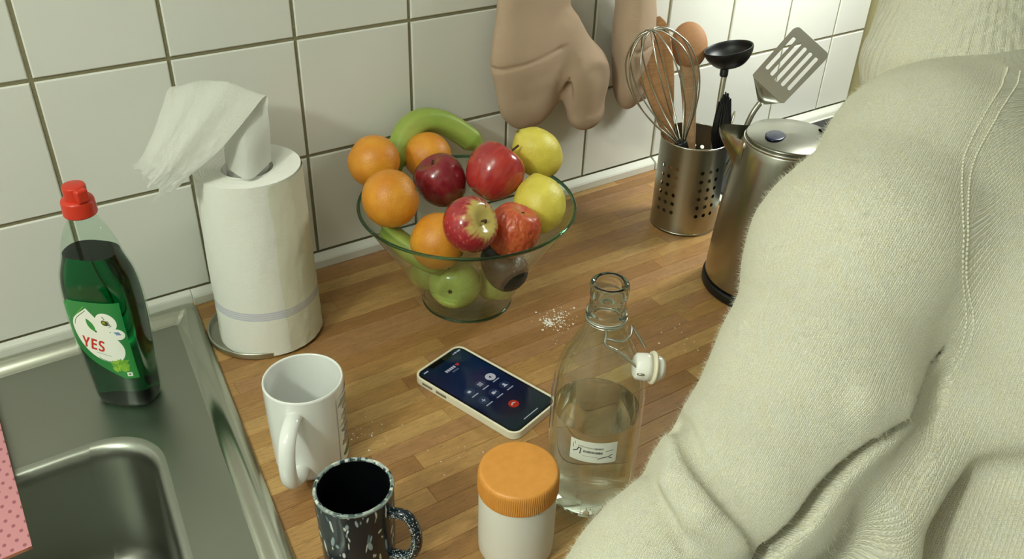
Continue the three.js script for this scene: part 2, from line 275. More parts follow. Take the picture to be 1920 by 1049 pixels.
// ---------------------------------------------------------------- washing-up liquid bottle
{
  const t = thing('dish_soap_bottle', 'green dish soap bottle with red cap and YES label on the sink', 'bottle', [0.004, -0.004, 0.143], 0);
  const facing = Math.atan2(-0.66, 0.75); t.rotation.y = facing;     // the label looks a little past the camera's left
  const prof = new THREE.CatmullRomCurve3([[0.0295, 0.0, 0.021], [0.0335, 0.003, 0.0235], [0.0365, 0.03, 0.0245], [0.0398, 0.08, 0.0255], [0.0412, 0.118, 0.0262], [0.0405, 0.145, 0.0262], [0.0378, 0.166, 0.025], [0.031, 0.187, 0.0225], [0.0265, 0.206, 0.0205], [0.0195, 0.222, 0.0172], [0.0142, 0.231, 0.0142], [0.0135, 0.237, 0.0135]].map((p) => V3(...p)), false, 'centripetal');
  const at = (v) => prof.getPoint(v);
  const section = (a, b, s, n) => { const c = Math.cos(s), d = Math.sin(s), e = 2 / n; return [a * Math.sign(c) * Math.abs(c) ** e, b * Math.sign(d) * Math.abs(d) ** e]; };
  const squareness = (y) => lerp(2.9, 2, sstep(0.17, 0.228, y));
  const skin = (off, v0, v1, nv = 60) => sealU(gridGeo(72, nv, (u, v) => { const p = at(lerp(v0, v1, v)); const [x, z] = section(p.x - off, p.z - off, -u * Math.PI * 2, squareness(p.y)); return [x, p.y + (v === 0 ? off : 0), z]; }), 72, nv);
  const cap = (off, v, flip) => { const p = at(v); const s = new THREE.Shape(); for (let i = 0; i < 72; i++) { const [x, z] = section(p.x - off, p.z - off, i / 72 * Math.PI * 2, squareness(p.y)); i ? s.lineTo(x, -z) : s.moveTo(x, -z); } const g = new THREE.ShapeGeometry(s); g.rotateX(-Math.PI / 2); if (flip) g.scale(1, -1, 1); g.translate(0, p.y + (flip ? off : 0), 0); return g; };
  const shellMat = phy({ color: 0xf2fbf5, transmission: 1, thickness: 0, roughness: 0.03, ior: 1.28 });
  part('bottle_shell', merge([skin(0, 0, 1), cap(0, 0, true)]), shellMat, t);
  const liquid = phy({ color: 0xffffff, transmission: 1, thickness: 0.04, roughness: 0.02, ior: 1.36, attenuationColor: new THREE.Color().setRGB(0.02, 0.42, 0.22), attenuationDistance: 0.026 });
  const vl = 0.665, lg = skin(0.0016, 0.0, vl); 
  part('soap_liquid', mergeVertices(merge([lg, cap(0.0016, 0, true), cap(0.0016, vl, false)]), 1e-5), liquid, t);
  // printed label on the flat front
  const labelTex = canvasTex(512, 720, (c, w, h) => {
    const g = c.createLinearGradient(0, 0, w, h); g.addColorStop(0, '#2f8a44'); g.addColorStop(0.55, '#1f7a3c'); g.addColorStop(1, '#2a8b3a'); c.fillStyle = g; c.fillRect(0, 0, w, h);
    c.strokeStyle = '#6fb548'; c.lineWidth = 7; c.beginPath(); c.moveTo(60, 170); c.lineTo(200, 40); c.stroke();
    c.fillStyle = '#f1f4e8'; c.strokeStyle = '#f1f4e8';
    c.beginPath(); c.moveTo(215, 55); c.bezierCurveTo(120, 120, 50, 150, 42, 240); c.bezierCurveTo(40, 380, 150, 560, 330, 560); c.bezierCurveTo(440, 560, 480, 470, 455, 390); c.bezierCurveTo(430, 320, 330, 200, 215, 55); c.fill();
    c.lineWidth = 5; c.strokeStyle = '#17552c'; c.beginPath(); c.moveTo(205, 78); c.bezierCurveTo(140, 130, 80, 150, 70, 220); c.stroke(); c.beginPath(); c.moveTo(210, 520); c.bezierCurveTo(280, 570, 370, 560, 410, 520); c.stroke();
    c.fillStyle = '#f1f4e8'; c.beginPath(); c.ellipse(365, 175, 92, 84, 0.4, 0, 7); c.fill(); c.beginPath(); c.ellipse(440, 285, 58, 50, 0.3, 0, 7); c.fill();
    c.fillStyle = '#2f9140'; c.beginPath(); c.moveTo(192, 150); c.bezierCurveTo(170, 210, 210, 260, 250, 268); c.bezierCurveTo(260, 220, 240, 180, 192, 150); c.fill(); c.fillStyle = '#14401f'; c.beginPath(); c.arc(252, 266, 9, 0, 7); c.fill();
    c.fillStyle = '#5d6a1f'; c.beginPath(); c.ellipse(352, 180, 30, 24, 0.6, 0, 7); c.fill(); c.fillStyle = '#b8b52a'; c.fillRect(338, 168, 24, 14); c.strokeStyle = '#26341c'; c.lineWidth = 6; for (let i = 0; i < 4; i++) { c.beginPath(); c.moveTo(358 + i * 9, 160); c.lineTo(370 + i * 9, 205); c.stroke(); } c.beginPath(); c.moveTo(345, 120); c.lineTo(360, 150); c.stroke(); c.strokeStyle = '#3a6f8f'; c.lineWidth = 4; c.beginPath(); c.moveTo(380, 222); c.lineTo(410, 200); c.stroke();
    c.fillStyle = '#2c6aa8'; for (let i = 0; i < 3; i++) c.fillRect(412 + i * 8, 262 + i * 10, 42, 8);
    c.save(); c.translate(118, 300); c.rotate(0.2); c.fillStyle = '#c3301f'; c.font = 'bold 150px sans-serif'; c.transform(1, 0, -0.06, 1, 0, 0); c.scale(0.84, 1); c.fillText('YES', -10, 130); c.restore();
    c.strokeStyle = '#a9c4b8'; c.lineWidth = 6; c.beginPath(); c.moveTo(200, 470); c.lineTo(330, 500); c.stroke();
    const r = mulberry(4); for (let i = 0; i < 90; i++) { c.fillStyle = ['#7fb52f', '#94c238', '#69a52b'][i % 3]; c.beginPath(); c.ellipse(385 + (r() - 0.5) * 130, 590 + (r() - 0.5) * 100, 6 + r() * 18, 4 + r() * 12, r() * 6, 0, 7); c.fill(); }
    c.fillStyle = '#e8eee0'; c.fillRect(425, 655, 44, 40); c.fillStyle = '#3d8050'; c.fillRect(438, 668, 18, 14);
  });
  const y1 = 0.146, y0 = 0.045, vAt = (y) => { let a = 0, b = 0.9; for (let i = 0; i < 40; i++) { const m = (a + b) / 2; at(m).y < y ? a = m : b = m; } return a; };
  const label = gridGeo(40, 40, (u, v) => { const y = lerp(y1, y0, v), p = at(vAt(y)); const left = v < 0.04 ? 0.08 : v < 0.5 ? 0 : Math.pow((v - 0.5) / 0.5, 1.9) * 0.8, uu = lerp(left, 1, u); const x = lerp(-0.031, 0.031, uu); const b = p.z + 0.0007, a = p.x + 0.0007, n = squareness(y); return [x, y, b * Math.pow(1 - Math.pow(Math.abs(x / a), n), 1 / n)]; },
    (u, v) => { const left = v < 0.04 ? 0.08 : v < 0.5 ? 0 : Math.pow((v - 0.5) / 0.5, 1.9) * 0.8; return [lerp(left, 1, u), 1 - v]; });
  label.index.array.reverse(); label.computeVertexNormals();
  part('label', label, phy({ map: labelTex, roughness: 0.35, side: THREE.DoubleSide }), t);
  const red = phy({ color: 0xc8321c, roughness: 0.32 });
  const c = part('cap', merge([lathe([[0, 0.2365], [0.0155, 0.2365], [0.0163, 0.238], [0.0158, 0.251], [0.0148, 0.2535], [0.0105, 0.2545], [0, 0.2545]], 48), lathe([[0.0108, 0.2545], [0.0112, 0.2665], [0.0102, 0.2685], [0, 0.269]], 40)]), red, t);
  part('flip_tab', rbox(0.007, 0.0165, 0.2535, 0.2675, -0.006, 0.006, 0.0025).rotateY(-0.55), red, c);
}
// ---------------------------------------------------------------- pink dish cloth
{
  const tex = canvasTex(512, 512, (c, w, h) => { c.fillStyle = '#c98a90'; c.fillRect(0, 0, w, h); c.fillStyle = '#9d5b66'; for (let j = 0; j < 26; j++) for (let i = 0; i < 22; i++) { c.beginPath(); c.ellipse((i + 0.5 + (j % 2) * 0.5) * w / 22, (j + 0.5) * h / 26, 3.6, 4.2, 0, 0, 7); c.fill(); } });
  const X0 = -0.36, X1 = -0.1265, Z0 = 0.06, Z1 = 0.33;
  const top = (x, z) => 0.0045 + 0.0022 * Math.sin(z * 22 + x * 9) * sstep(0.2, 0.3, z) + 0.0008 * Math.sin(x * 40);
  const sheet = (dy) => gridGeo(30, 34, (u, v) => { const x = lerp(X0, X1, u), z = lerp(Z0, Z1, v); return [x, top(x, z) + dy, z]; });
  const up = sheet(0.0035), dn = sheet(0); up.index.array.reverse(); up.computeVertexNormals();
  const edge = gridGeo(128, 1, (u, v) => { const s = u * 4, k = Math.floor(Math.min(s, 3.999)), f = s - k; const [x, z] = [[lerp(X0, X1, f), Z0], [X1, lerp(Z0, Z1, f)], [lerp(X1, X0, f), Z1], [X0, lerp(Z1, Z0, f)]][k]; return [x, top(x, z) + v * 0.0035, z]; });
  const g = thing('dish_cloth', 'pink perforated dish cloth lying across the sink at the left edge', 'cloth');
  part('cloth_body', merge([up, dn]), std({ map: tex, roughness: 0.95, side: THREE.DoubleSide }), g);
  part('cut_edge', edge, std({ color: 0xc47a5c, roughness: 0.9, side: THREE.DoubleSide }), g);
}
// ---------------------------------------------------------------- kitchen roll on its holder
{
  const H = thing('paper_roll_holder', 'low steel disc holder under the kitchen roll', 'holder', [0.1775, 0, 0.1045]);
  part('base_plate', lathe([[0, 0], [0.0665, 0], [0.068, 0.002], [0.068, 0.008], [0.0665, 0.0095], [0.065, 0.008], [0.0635, 0.003], [0, 0.003]], 80), M.steel, H);
  part('post', lathe([[0, 0.003], [0.006, 0.003], [0.006, 0.05], [0, 0.05]], 20).translate(0.007, 0, 0.0075), M.steel, H);
  const R = thing('kitchen_roll', 'tall roll of white kitchen paper with a lavender striped band', 'paper roll', [0.1845, 0.0035, 0.112]);
  const h = 0.2255;
  const sideTex = canvasTex(64, 1024, (c, w, hh) => { c.fillStyle = '#f1f1ec'; c.fillRect(0, 0, w, hh); const y = (v) => hh * (1 - v); c.fillStyle = '#dcdce4'; c.fillRect(0, y(0.278), w, hh * 0.05); c.fillStyle = '#c4c6d8'; for (let i = 0; i < 4; i++) c.fillRect(0, y(0.274) + i * hh * 0.0128, w, hh * 0.004); });
  const paperBump = rep(noiseBump, 6, 10);
  const paper = std({ color: 0xf6f6f1, map: sideTex, roughness: 0.95, bumpMap: paperBump, bumpScale: 0.0004 });
  const rad = (a, v) => { const c = Math.cos(a), s = Math.sin(a); return 0.0612 + lerp(0.0012, -0.0022, v) + 0.0011 * fbm(c * 2.2, v * 3, s * 2.2, 3) + 0.0009 * fbm(c * 7, v * 12, s * 7, 2) * (1 - v * 0.5); };
  part('outer_layer', sealU(gridGeo(160, 70, (u, v) => { const a = -u * Math.PI * 2, r = rad(a, v); return [r * Math.cos(a), v * h, r * Math.sin(a)]; }), 160, 70), paper, R);
  // top face as a fine spiral of paper layers
  const white = std({ color: 0xf0efe8, roughness: 1, side: THREE.DoubleSide });
  part('top_face', gridGeo(160, 26, (u, v) => { const a = -u * Math.PI * 2, r = lerp(rad(a, 1), 0.0285, v); return [r * Math.cos(a), h + (v === 0 ? 0 : 0.0006 * Math.sin(v * 60 + u * 6)) - v * 0.003, r * Math.sin(a)]; }), white, R);
  part('core_hole', gridGeo(80, 10, (u, v) => { const a = -u * Math.PI * 2; return [0.0285 * Math.cos(a), h - 0.003 - v * 0.2, 0.0285 * Math.sin(a)]; }), white, R);
  part('bottom_face', gridGeo(80, 1, (u, v) => { const a = u * Math.PI * 2, r = lerp(rad(a, 0), 0.0285, v); return [r * Math.cos(a), 0, r * Math.sin(a)]; }), white, R);
  // loose end of the outermost sheet with a ragged edge
  const a0 = Math.atan2(0.84, -0.02), a1 = a0 - 1.25;
  part('loose_end', gridGeo(40, 60, (u, v) => { const e = a0 + 0.10 * fbm(v * 9, 3.3, 0, 3) - 0.03, a = lerp(e, a1 - 0.3, u), lift = 0.0016 + 0.0016 * Math.exp(-u * 7) + 0.0012 * fbm(u * 6, v * 8, 5, 2) * (1 - u), r = rad(a, v) + lift * sstep(1.02, 0.7, u); return [r * Math.cos(a), lerp(0.002, h - 0.001, v), r * Math.sin(a)]; }, (u, v) => [u, v]), std({ color: 0xf3f2e2, map: sideTex, roughness: 0.95, bumpMap: paperBump, bumpScale: 0.0005, side: THREE.DoubleSide }), R);
  // sheet pulled up out of the middle, flopping to the left with a torn end
  const S = [[[0.1612, 0.2332, 0.1219], [0.1724, 0.2314, 0.1528], [0.2075, 0.2346, 0.1283]], [[0.1634, 0.2552, 0.1091], [0.182, 0.2686, 0.1332], [0.2128, 0.27, 0.1217]], [[0.154, 0.3019, 0.0607], [0.189, 0.3021, 0.0895], [0.2151, 0.2909, 0.1166]], [[0.1328, 0.3098, 0.0502], [0.1732, 0.318, 0.0731], [0.2171, 0.3047, 0.1128]], [[0.1136, 0.2954, 0.0715], [0.1437, 0.3005, 0.103], [0.1872, 0.2899, 0.1271]], [[0.0955, 0.2753, 0.0895], [0.1144, 0.2778, 0.1226], [0.1457, 0.2638, 0.1409]], [[0.0766, 0.2558, 0.0992], [0.0868, 0.2514, 0.1317], [0.1103, 0.2453, 0.1456]], [[0.0635, 0.2475, 0.0966], [0.069, 0.2355, 0.1315], [0.0715, 0.2165, 0.1500]]];
  const cols = [0, 1, 2].map((k) => new THREE.CatmullRomCurve3(S.map((r) => V3(...r[k]))));
  const tear = mulberry(21), rag = Array.from({ length: 81 }, (_, i) => 0.9 + 0.1 * (0.5 + 0.5 * Math.sin(i * 0.9 + 1)) * tear() + 0.03 * tear());
  const sheet = gridGeo(80, 120, (u, v) => {
    const end = lerp(1, lerp(rag[Math.floor(u * 26.6)], rag[Math.floor(u * 26.6) + 1], u * 26.6 % 1), sstep(0.75, 1, v)), vv = clamp(v * end, 0, 1);
    const row = cols.map((c) => c.getPoint(vv)), p = new THREE.CatmullRomCurve3(row).getPoint(u), wr = sstep(0.1, 0.4, vv);
    const f = 0.0009 * Math.sin(u * 17 + vv * 5) * wr + 0.004 * fbm(u * 4, vv * 5, 1.7, 3) * wr + 0.0016 * fbm(u * 14, vv * 9, 4.1, 2) * sstep(0.6, 1, vv);
    return [p.x - 0.1845 + f * 0.5, p.y - 0.0035 + f * 0.5, p.z - 0.112 + f * 0.7];
  });
  const tissue = phy({ color: 0xf3f3ea, roughness: 1, transmission: 0.35, thickness: 0, bumpMap: rep(noiseBump, 8, 12), bumpScale: 0.0008, side: THREE.DoubleSide });
  part('pulled_sheet', sheet, tissue, R);
  // inner layers drawn up a little out of the hole
  part('inner_layers', gridGeo(60, 24, (u, v) => { const a = lerp(0.0, Math.PI * 1.15, u), r = 0.026 - 0.004 * v + 0.001 * fbm(u * 5, v * 3, 8, 2), top = 0.03 * (0.55 + 0.45 * Math.sin(u * Math.PI)) ; return [r * Math.cos(a) + 0.002, h - 0.05 + v * (0.05 + top), r * Math.sin(a) - v * 0.006]; }), tissue, R);
}
// ---------------------------------------------------------------- mugs and jar
{
  const t = thing('mug', 'tall white mug with a printed picture on its right side', 'mug', [0.1395, 0.0003, 0.350]);
  const glaze = phy({ color: 0xe9eae6, roughness: 0.16, clearcoat: 0.4, clearcoatRoughness: 0.08 });
  part('cup', lathe([[0, 0.003], [0.031, 0.003], [0.0335, 0], [0.0365, 0.001], [0.038, 0.006], [0.0392, 0.05], [0.0397, 0.1045], [0.0391, 0.1068], [0.0379, 0.107], [0.0368, 0.1055], [0.0363, 0.06], [0.0352, 0.015], [0.031, 0.0085], [0, 0.0075]], 96), glaze, t);
  const ha = Math.atan2(0.78, -0.58), hd = [Math.cos(ha), Math.sin(ha)];    // the handle points at the viewer
  const hc = new THREE.CatmullRomCurve3([[0.0365, 0.089], [0.05, 0.091], [0.067, 0.083], [0.076, 0.062], [0.072, 0.036], [0.055, 0.022], [0.036, 0.018]].map(([r, y]) => V3(r, y, 0)));
  const hg = new THREE.TubeGeometry(hc, 60, 0.0062, 16); const hp = hg.attributes.position; for (let i = 0; i < hp.count; i++) hp.setZ(i, hp.getZ(i) * 1.35); hg.computeVertexNormals(); hg.rotateY(-ha);
  part('handle', hg, glaze, t);
  const art = canvasTex(256, 512, (c, w, h) => { c.fillStyle = '#e3e4d8'; c.fillRect(0, 0, w, h); const r = mulberry(12); const cols = ['#8d8f86', '#6d726c', '#b1ae9c', '#a3a17d', '#94907f', '#c0bea8', '#7d8272'];
    for (let i = 0; i < 46; i++) { c.fillStyle = cols[i % 7]; const y = 20 + i * 8.4; c.beginPath(); c.moveTo(r() * 100, y); c.lineTo(90 + r() * 150, y + (r() - 0.5) * 50); c.lineTo(60 + r() * 190, y + 30 + r() * 30); c.lineTo(r() * 90, y + 20 + r() * 40); c.fill(); }
    c.strokeStyle = '#4c5249'; c.lineWidth = 4; for (let i = 0; i < 16; i++) { c.beginPath(); c.moveTo(r() * 200, 20 + i * 24); c.lineTo(40 + r() * 200, 40 + i * 24); c.stroke(); }
    c.fillStyle = '#8d7766'; c.fillRect(20, 360, 150, 44); c.fillStyle = '#3d6b34'; c.beginPath(); c.ellipse(110, 455, 95, 40, -0.4, 0, 7); c.fill(); c.fillStyle = '#5d8a3f'; c.beginPath(); c.ellipse(170, 420, 50, 26, 0.5, 0, 7); c.fill(); });
  const pr = gridGeo(24, 8, (u, v) => { const a = lerp(1.08, -0.5, u), y = lerp(0.012, 0.094, v), r = lerp(0.0381, 0.03955, sstep(0.004, 0.1, y)) + 0.0005 + 0.0004 * Math.sin(y * 30); return [r * Math.cos(a), y, r * Math.sin(a)]; });
  part('printed_picture', pr, phy({ map: art, roughness: 0.2, side: THREE.DoubleSide }), t);
}
{
  const t = thing('mug', 'dark speckled mug with black inside in front of the white mug', 'mug', [0.1229, 0.0003, 0.502]);
  const speck = canvasTex(512, 256, (c, w, h) => { c.fillStyle = '#14202a'; c.fillRect(0, 0, w, h); const r = mulberry(31); for (let i = 0; i < 900; i++) { const y = h * r() ** 2.2; c.fillStyle = ['#cfd3cc', '#8fa0a4', '#5c7480', '#e3e3d6'][i % 4]; c.beginPath(); c.ellipse(r() * w, y, 1 + r() * 6, 1 + r() * 3, r() * 3, 0, 7); c.fill(); } });
  part('cup', lathe([[0, 0], [0.027, 0], [0.03, 0.002], [0.0325, 0.02], [0.0342, 0.06], [0.0346, 0.097], [0.0342, 0.0995], [0.033, 0.1005], [0.0318, 0.0995]], 80), phy({ map: speck, roughness: 0.2 }), t);
  part('inside_glaze', lathe([[0.0319, 0.0997], [0.0311, 0.097], [0.0305, 0.05], [0.028, 0.012], [0, 0.008]], 80), phy({ color: 0x06070a, roughness: 0.35, side: THREE.DoubleSide }), t);
  const rimTex = canvasTex(1024, 32, (c, w, h) => { c.fillStyle = '#7d8a86'; c.fillRect(0, 0, w, h); const r = mulberry(8); for (let i = 0; i < 260; i++) { c.fillStyle = ['#d4d6c8', '#22323a', '#a8b0aa', '#35484c'][i % 4]; c.fillRect(r() * w, r() * h, 4 + r() * 26, 3 + r() * 8); } });
  part('rim', new THREE.TorusGeometry(0.0332, 0.0019, 12, 96).rotateX(Math.PI / 2).translate(0, 0.0992, 0), phy({ map: rimTex, roughness: 0.25 }), t);
  const ha = 0.9; const hg = new THREE.TubeGeometry(new THREE.CatmullRomCurve3([[0.033, 0.08], [0.05, 0.08], [0.058, 0.055], [0.05, 0.03], [0.032, 0.025]].map(([r, y]) => V3(r, y, 0))), 40, 0.005, 12).rotateY(-ha);
  part('handle', hg, phy({ map: speck, roughness: 0.2 }), t);
}
{
  const t = thing('jar', 'white plastic jar with a flat orange screw lid', 'jar', [0.2562, 0.0003, 0.5605]);
  part('jar_body', lathe([[0, 0], [0.033, 0], [0.0355, 0.003], [0.0358, 0.02], [0.0358, 0.07], [0.034, 0.078], [0.0335, 0.084], [0, 0.084]], 72), phy({ color: 0xe6e4da, roughness: 0.3 }), t);
  const nR = 120, lid = gridGeo(nR * 4, 10, (u, v) => { const a = -u * Math.PI * 2, P = [[0.0356, 0.076], [0.0368, 0.0775], [0.0366, 0.0945], [0.036, 0.098], [0.0345, 0.0995], [0.033, 0.1], [0.028, 0.0999], [0.02, 0.0998], [0.01, 0.0998], [0.004, 0.0998], [0, 0.0998]][Math.round(v * 10)]; const rib = v > 0.05 && v < 0.25 ? 0.0003 * Math.cos(u * Math.PI * 2 * nR) : 0; return [(P[0] + rib) * Math.cos(a), P[1], (P[0] + rib) * Math.sin(a)]; });
  const lidTex = dataTex(256, 256, (u, v) => { const k = fbm(u * 9, v * 9, 2, 3) * 10, w = Math.max(0, fbm(u * 26, v * 26, 5, 2) - 0.33) * 260; return [218 + k + w * 0.15, 148 + k + w * 0.6, 66 + k + w]; });
  const lp = lid.attributes.position, lu = lid.attributes.uv; for (let i = 0; i < lp.count; i++) lu.setXY(i, lp.getX(i) / 0.08 + 0.5, lp.getZ(i) / 0.08 + 0.5);
  part('lid', lid, phy({ map: lidTex, roughness: 0.42 }), t);
}
// ---------------------------------------------------------------- telephone in its case
{
  const dir = V3(0.285, 0, 0.9585).normalize();             // from the top of the phone to its bottom
  const t = thing('phone', 'smartphone in a cream case showing a call screen on the worktop', 'phone', [0.3475, 0.0003, 0.361]);
  t.rotation.y = Math.atan2(dir.x, dir.z);                   // local +z = bottom of the phone, local +x = its right side
  const L = 0.157, W = 0.0795;
  const rr = (w, l, r) => { const s = new THREE.Shape(), x = w / 2, y = l / 2; s.moveTo(-x + r, -y); s.lineTo(x - r, -y); s.absarc(x - r, -y + r, r, -Math.PI / 2, 0); s.lineTo(x, y - r); s.absarc(x - r, y - r, r, 0, Math.PI / 2); s.lineTo(-x + r, y); s.absarc(-x + r, y - r, r, Math.PI / 2, Math.PI); s.lineTo(-x, -y + r); s.absarc(-x + r, -y + r, r, Math.PI, Math.PI * 1.5); return s; };
  const slab = (s, d, y, b = 0.0008) => new THREE.ExtrudeGeometry(s, { depth: d - 2 * b, bevelEnabled: true, bevelThickness: b, bevelSize: b, bevelOffset: -b, bevelSegments: 3, curveSegments: 10 }).rotateX(-Math.PI / 2).translate(0, y + b, 0);
  const caseMat = std({ color: 0xe4dfc8, roughness: 0.55 });
  const rimShape = rr(W, L, 0.0125); rimShape.holes.push(new THREE.Path(rr(W - 0.0052, L - 0.0052, 0.0102).getPoints(10).reverse()));
  const cs = part('case', merge([slab(rr(W, L, 0.0125), 0.002, 0), slab(rimShape, 0.0098, 0.0004, 0.0009)]), caseMat, t);
  part('side_button', rbox(-W / 2 - 0.0007, -W / 2 + 0.001, 0.004, 0.0072, -0.04, -0.024, 0.0006), std({ color: 0x77705c, roughness: 0.5 }), cs);
  part('side_button', rbox(-W / 2 - 0.0007, -W / 2 + 0.001, 0.004, 0.0072, -0.062, -0.046, 0.0006), std({ color: 0x77705c, roughness: 0.5 }), cs);
  part('side_button', rbox(W / 2 - 0.001, W / 2 + 0.0007, 0.004, 0.0072, -0.052, -0.03, 0.0006), std({ color: 0x77705c, roughness: 0.5 }), cs);
  part('body', slab(rr(W - 0.0056, L - 0.0056, 0.01), 0.0076, 0.002), phy({ color: 0x050608, roughness: 0.12 }), t);
  const ui = canvasTex(720, 1560, (c, w, h) => {
    const g = c.createLinearGradient(0, 0, w * 0.3, h); g.addColorStop(0, '#0d2440'); g.addColorStop(0.35, '#153259'); g.addColorStop(0.65, '#14284a'); g.addColorStop(1, '#132b33'); c.fillStyle = g; c.fillRect(0, 0, w, h);
    c.fillStyle = '#04060a'; c.beginPath(); c.roundRect ? c.roundRect(170, -40, 380, 100, 44) : c.rect(170, -40, 380, 60); c.fill();
    c.fillStyle = '#dfe6ea'; c.fillRect(50, 34, 70, 22); c.fillRect(590, 32, 40, 24); c.fillRect(640, 32, 60, 24); c.fillRect(560, 40, 20, 16);
    c.fillStyle = '#e9edf2'; for (let i = 0; i < 5; i++) { c.fillRect(250 + i * 34, 205, 26, 44); } c.fillStyle = '#e2474a'; c.beginPath(); c.arc(446, 216, 16, 0, 7); c.arc(472, 216, 16, 0, 7); c.fill(); c.beginPath(); c.moveTo(430, 222); c.lineTo(488, 222); c.lineTo(459, 258); c.fill();
    c.fillStyle = '#7f90a8'; for (let i = 0; i < 5; i++) c.fillRect(310 + i * 22, 276, 15, 26);
    const btn = (x, y, lit) => { c.fillStyle = lit ? '#eef2f4' : '#2b4668'; c.beginPath(); c.arc(x, y, 68, 0, 7); c.fill(); c.fillStyle = '#c9d3dc'; c.fillRect(x - 55, y + 84, 110, 18); };
    const cx = [170, 360, 550], cy = [700, 930];
    btn(cx[0], cy[0]); btn(cx[1], cy[0]); btn(cx[2], cy[0], true); btn(cx[0], cy[1]); btn(cx[1], cy[1]); btn(cx[2], cy[1]);
    c.fillStyle = '#f0f3f5'; c.fillRect(cx[0] - 26, cy[0] - 22, 46, 40); c.fillStyle = '#f0f3f5'; for (let i = 0; i < 3; i++) for (let j = 0; j < 3; j++) { c.beginPath(); c.arc(cx[1] - 22 + i * 22, cy[0] - 22 + j * 22, 9, 0, 7); c.fill(); }
    c.fillStyle = '#37506b'; c.beginPath(); c.moveTo(cx[2] - 18, cy[0] - 8); c.lineTo(cx[2] + 6, cy[0] - 24); c.lineTo(cx[2] + 6, cy[0] + 24); c.lineTo(cx[2] - 18, cy[0] + 8); c.fill();
    c.strokeStyle = '#f0f3f5'; c.lineWidth = 10; c.beginPath(); c.moveTo(cx[0] - 28, cy[1]); c.lineTo(cx[0] + 28, cy[1]); c.moveTo(cx[0], cy[1] - 28); c.lineTo(cx[0], cy[1] + 28); c.stroke();
    c.fillStyle = '#f0f3f5'; c.beginPath(); c.roundRect ? c.roundRect(cx[1] - 34, cy[1] - 22, 46, 44, 10) : c.rect(cx[1] - 34, cy[1] - 22, 46, 44); c.fill(); c.beginPath(); c.moveTo(cx[1] + 14, cy[1]); c.lineTo(cx[1] + 36, cy[1] - 18); c.lineTo(cx[1] + 36, cy[1] + 18); c.fill();
    c.beginPath(); c.arc(cx[2], cy[1] - 14, 18, 0, 7); c.fill(); c.beginPath(); c.arc(cx[2], cy[1] + 30, 30, Math.PI, 0); c.fill();
    c.fillStyle = '#e0432c'; c.beginPath(); c.arc(360, 1240, 66, 0, 7); c.fill(); c.save(); c.translate(360, 1240); c.rotate(-0.1); c.strokeStyle = '#fff3ee'; c.lineWidth = 17; c.beginPath(); c.arc(0, 26, 42, Math.PI * 1.2, Math.PI * 1.8); c.stroke(); c.restore();
    c.fillStyle = '#e3e8ea'; c.fillRect(230, 1500, 260, 12);
  });
  const s = new THREE.ShapeGeometry(rr(W - 0.0104, L - 0.0104, 0.0078), 10), sp = s.attributes.position, su = s.attributes.uv; for (let i = 0; i < sp.count; i++) su.setXY(i, sp.getX(i) / (W - 0.0104) + 0.5, sp.getY(i) / (L - 0.0104) + 0.5);
  s.rotateX(-Math.PI / 2).translate(0, 0.00968, 0);
  part('screen', s, phy({ color: 0x000000, roughness: 0.1, emissive: 0xffffff, emissiveMap: ui, emissiveIntensity: 0.9 }), t);
}
// ---------------------------------------------------------------- fruit bowl
{
  const t = thing('glass_bowl', 'conical clear glass bowl heaped with fruit', 'bowl', [0.4324, 0.0003, 0.1818]);
  const prof = [[0.0, 0.0075], [0.05, 0.0078], [0.0565, 0.0115], [0.0605, 0.02], [0.0975, 0.088], [0.1345, 0.1445]], out = [[0.1372, 0.1445], [0.1005, 0.0875], [0.0632, 0.018], [0.0602, 0.006], [0.058, 0.001]];
  part('bowl_wall', lathe([...prof], 128), phy({ color: 0xfafdfb, transmission: 1, thickness: 0, roughness: 0.02, ior: 1.5 }), t);
  part('bowl_outside', lathe(out.slice().reverse(), 128), phy({ color: 0xf6fbf8, transmission: 1, thickness: 0, roughness: 0.02, ior: 1.5 }), t);
  const green = phy({ color: 0xffffff, transmission: 1, thickness: 0.004, roughness: 0.02, ior: 1.5, attenuationColor: new THREE.Color().setRGB(0.14, 0.4, 0.28), attenuationDistance: 0.004 });
  part('rim', new THREE.TorusGeometry(0.13585, 0.0021, 14, 160).rotateX(Math.PI / 2).translate(0, 0.1452, 0), green, t);
  part('foot', lathe([[0.0, 0.0], [0.0565, 0.0], [0.0585, 0.0012], [0.0595, 0.0045], [0.0585, 0.0062]], 96), phy({ color: 0xe4f0ea, transmission: 1, thickness: 0, roughness: 0.03, ior: 1.5 }), t);
  part('foot_ring', new THREE.TorusGeometry(0.0588, 0.0014, 10, 120).rotateX(Math.PI / 2).translate(0, 0.0022, 0), green, t);
}
const peelBump = dataTex(256, 256, (u, v) => [150 + 170 * tileNoise(u, v, 26, 26, 5.5, 2) + 60 * tileNoise(u, v, 9, 9, 1.5, 2)], false);
function aim(o, axis) { o.quaternion.setFromUnitVectors(V3(0, 1, 0), V3(...axis).normalize()); return o; }
function ballGrid(nu, nv, fn) { return sealU(gridGeo(nu, nv, (u, v) => fn(-u * Math.PI * 2, v * Math.PI), (u, v) => [u * 2, v]), nu, nv); }
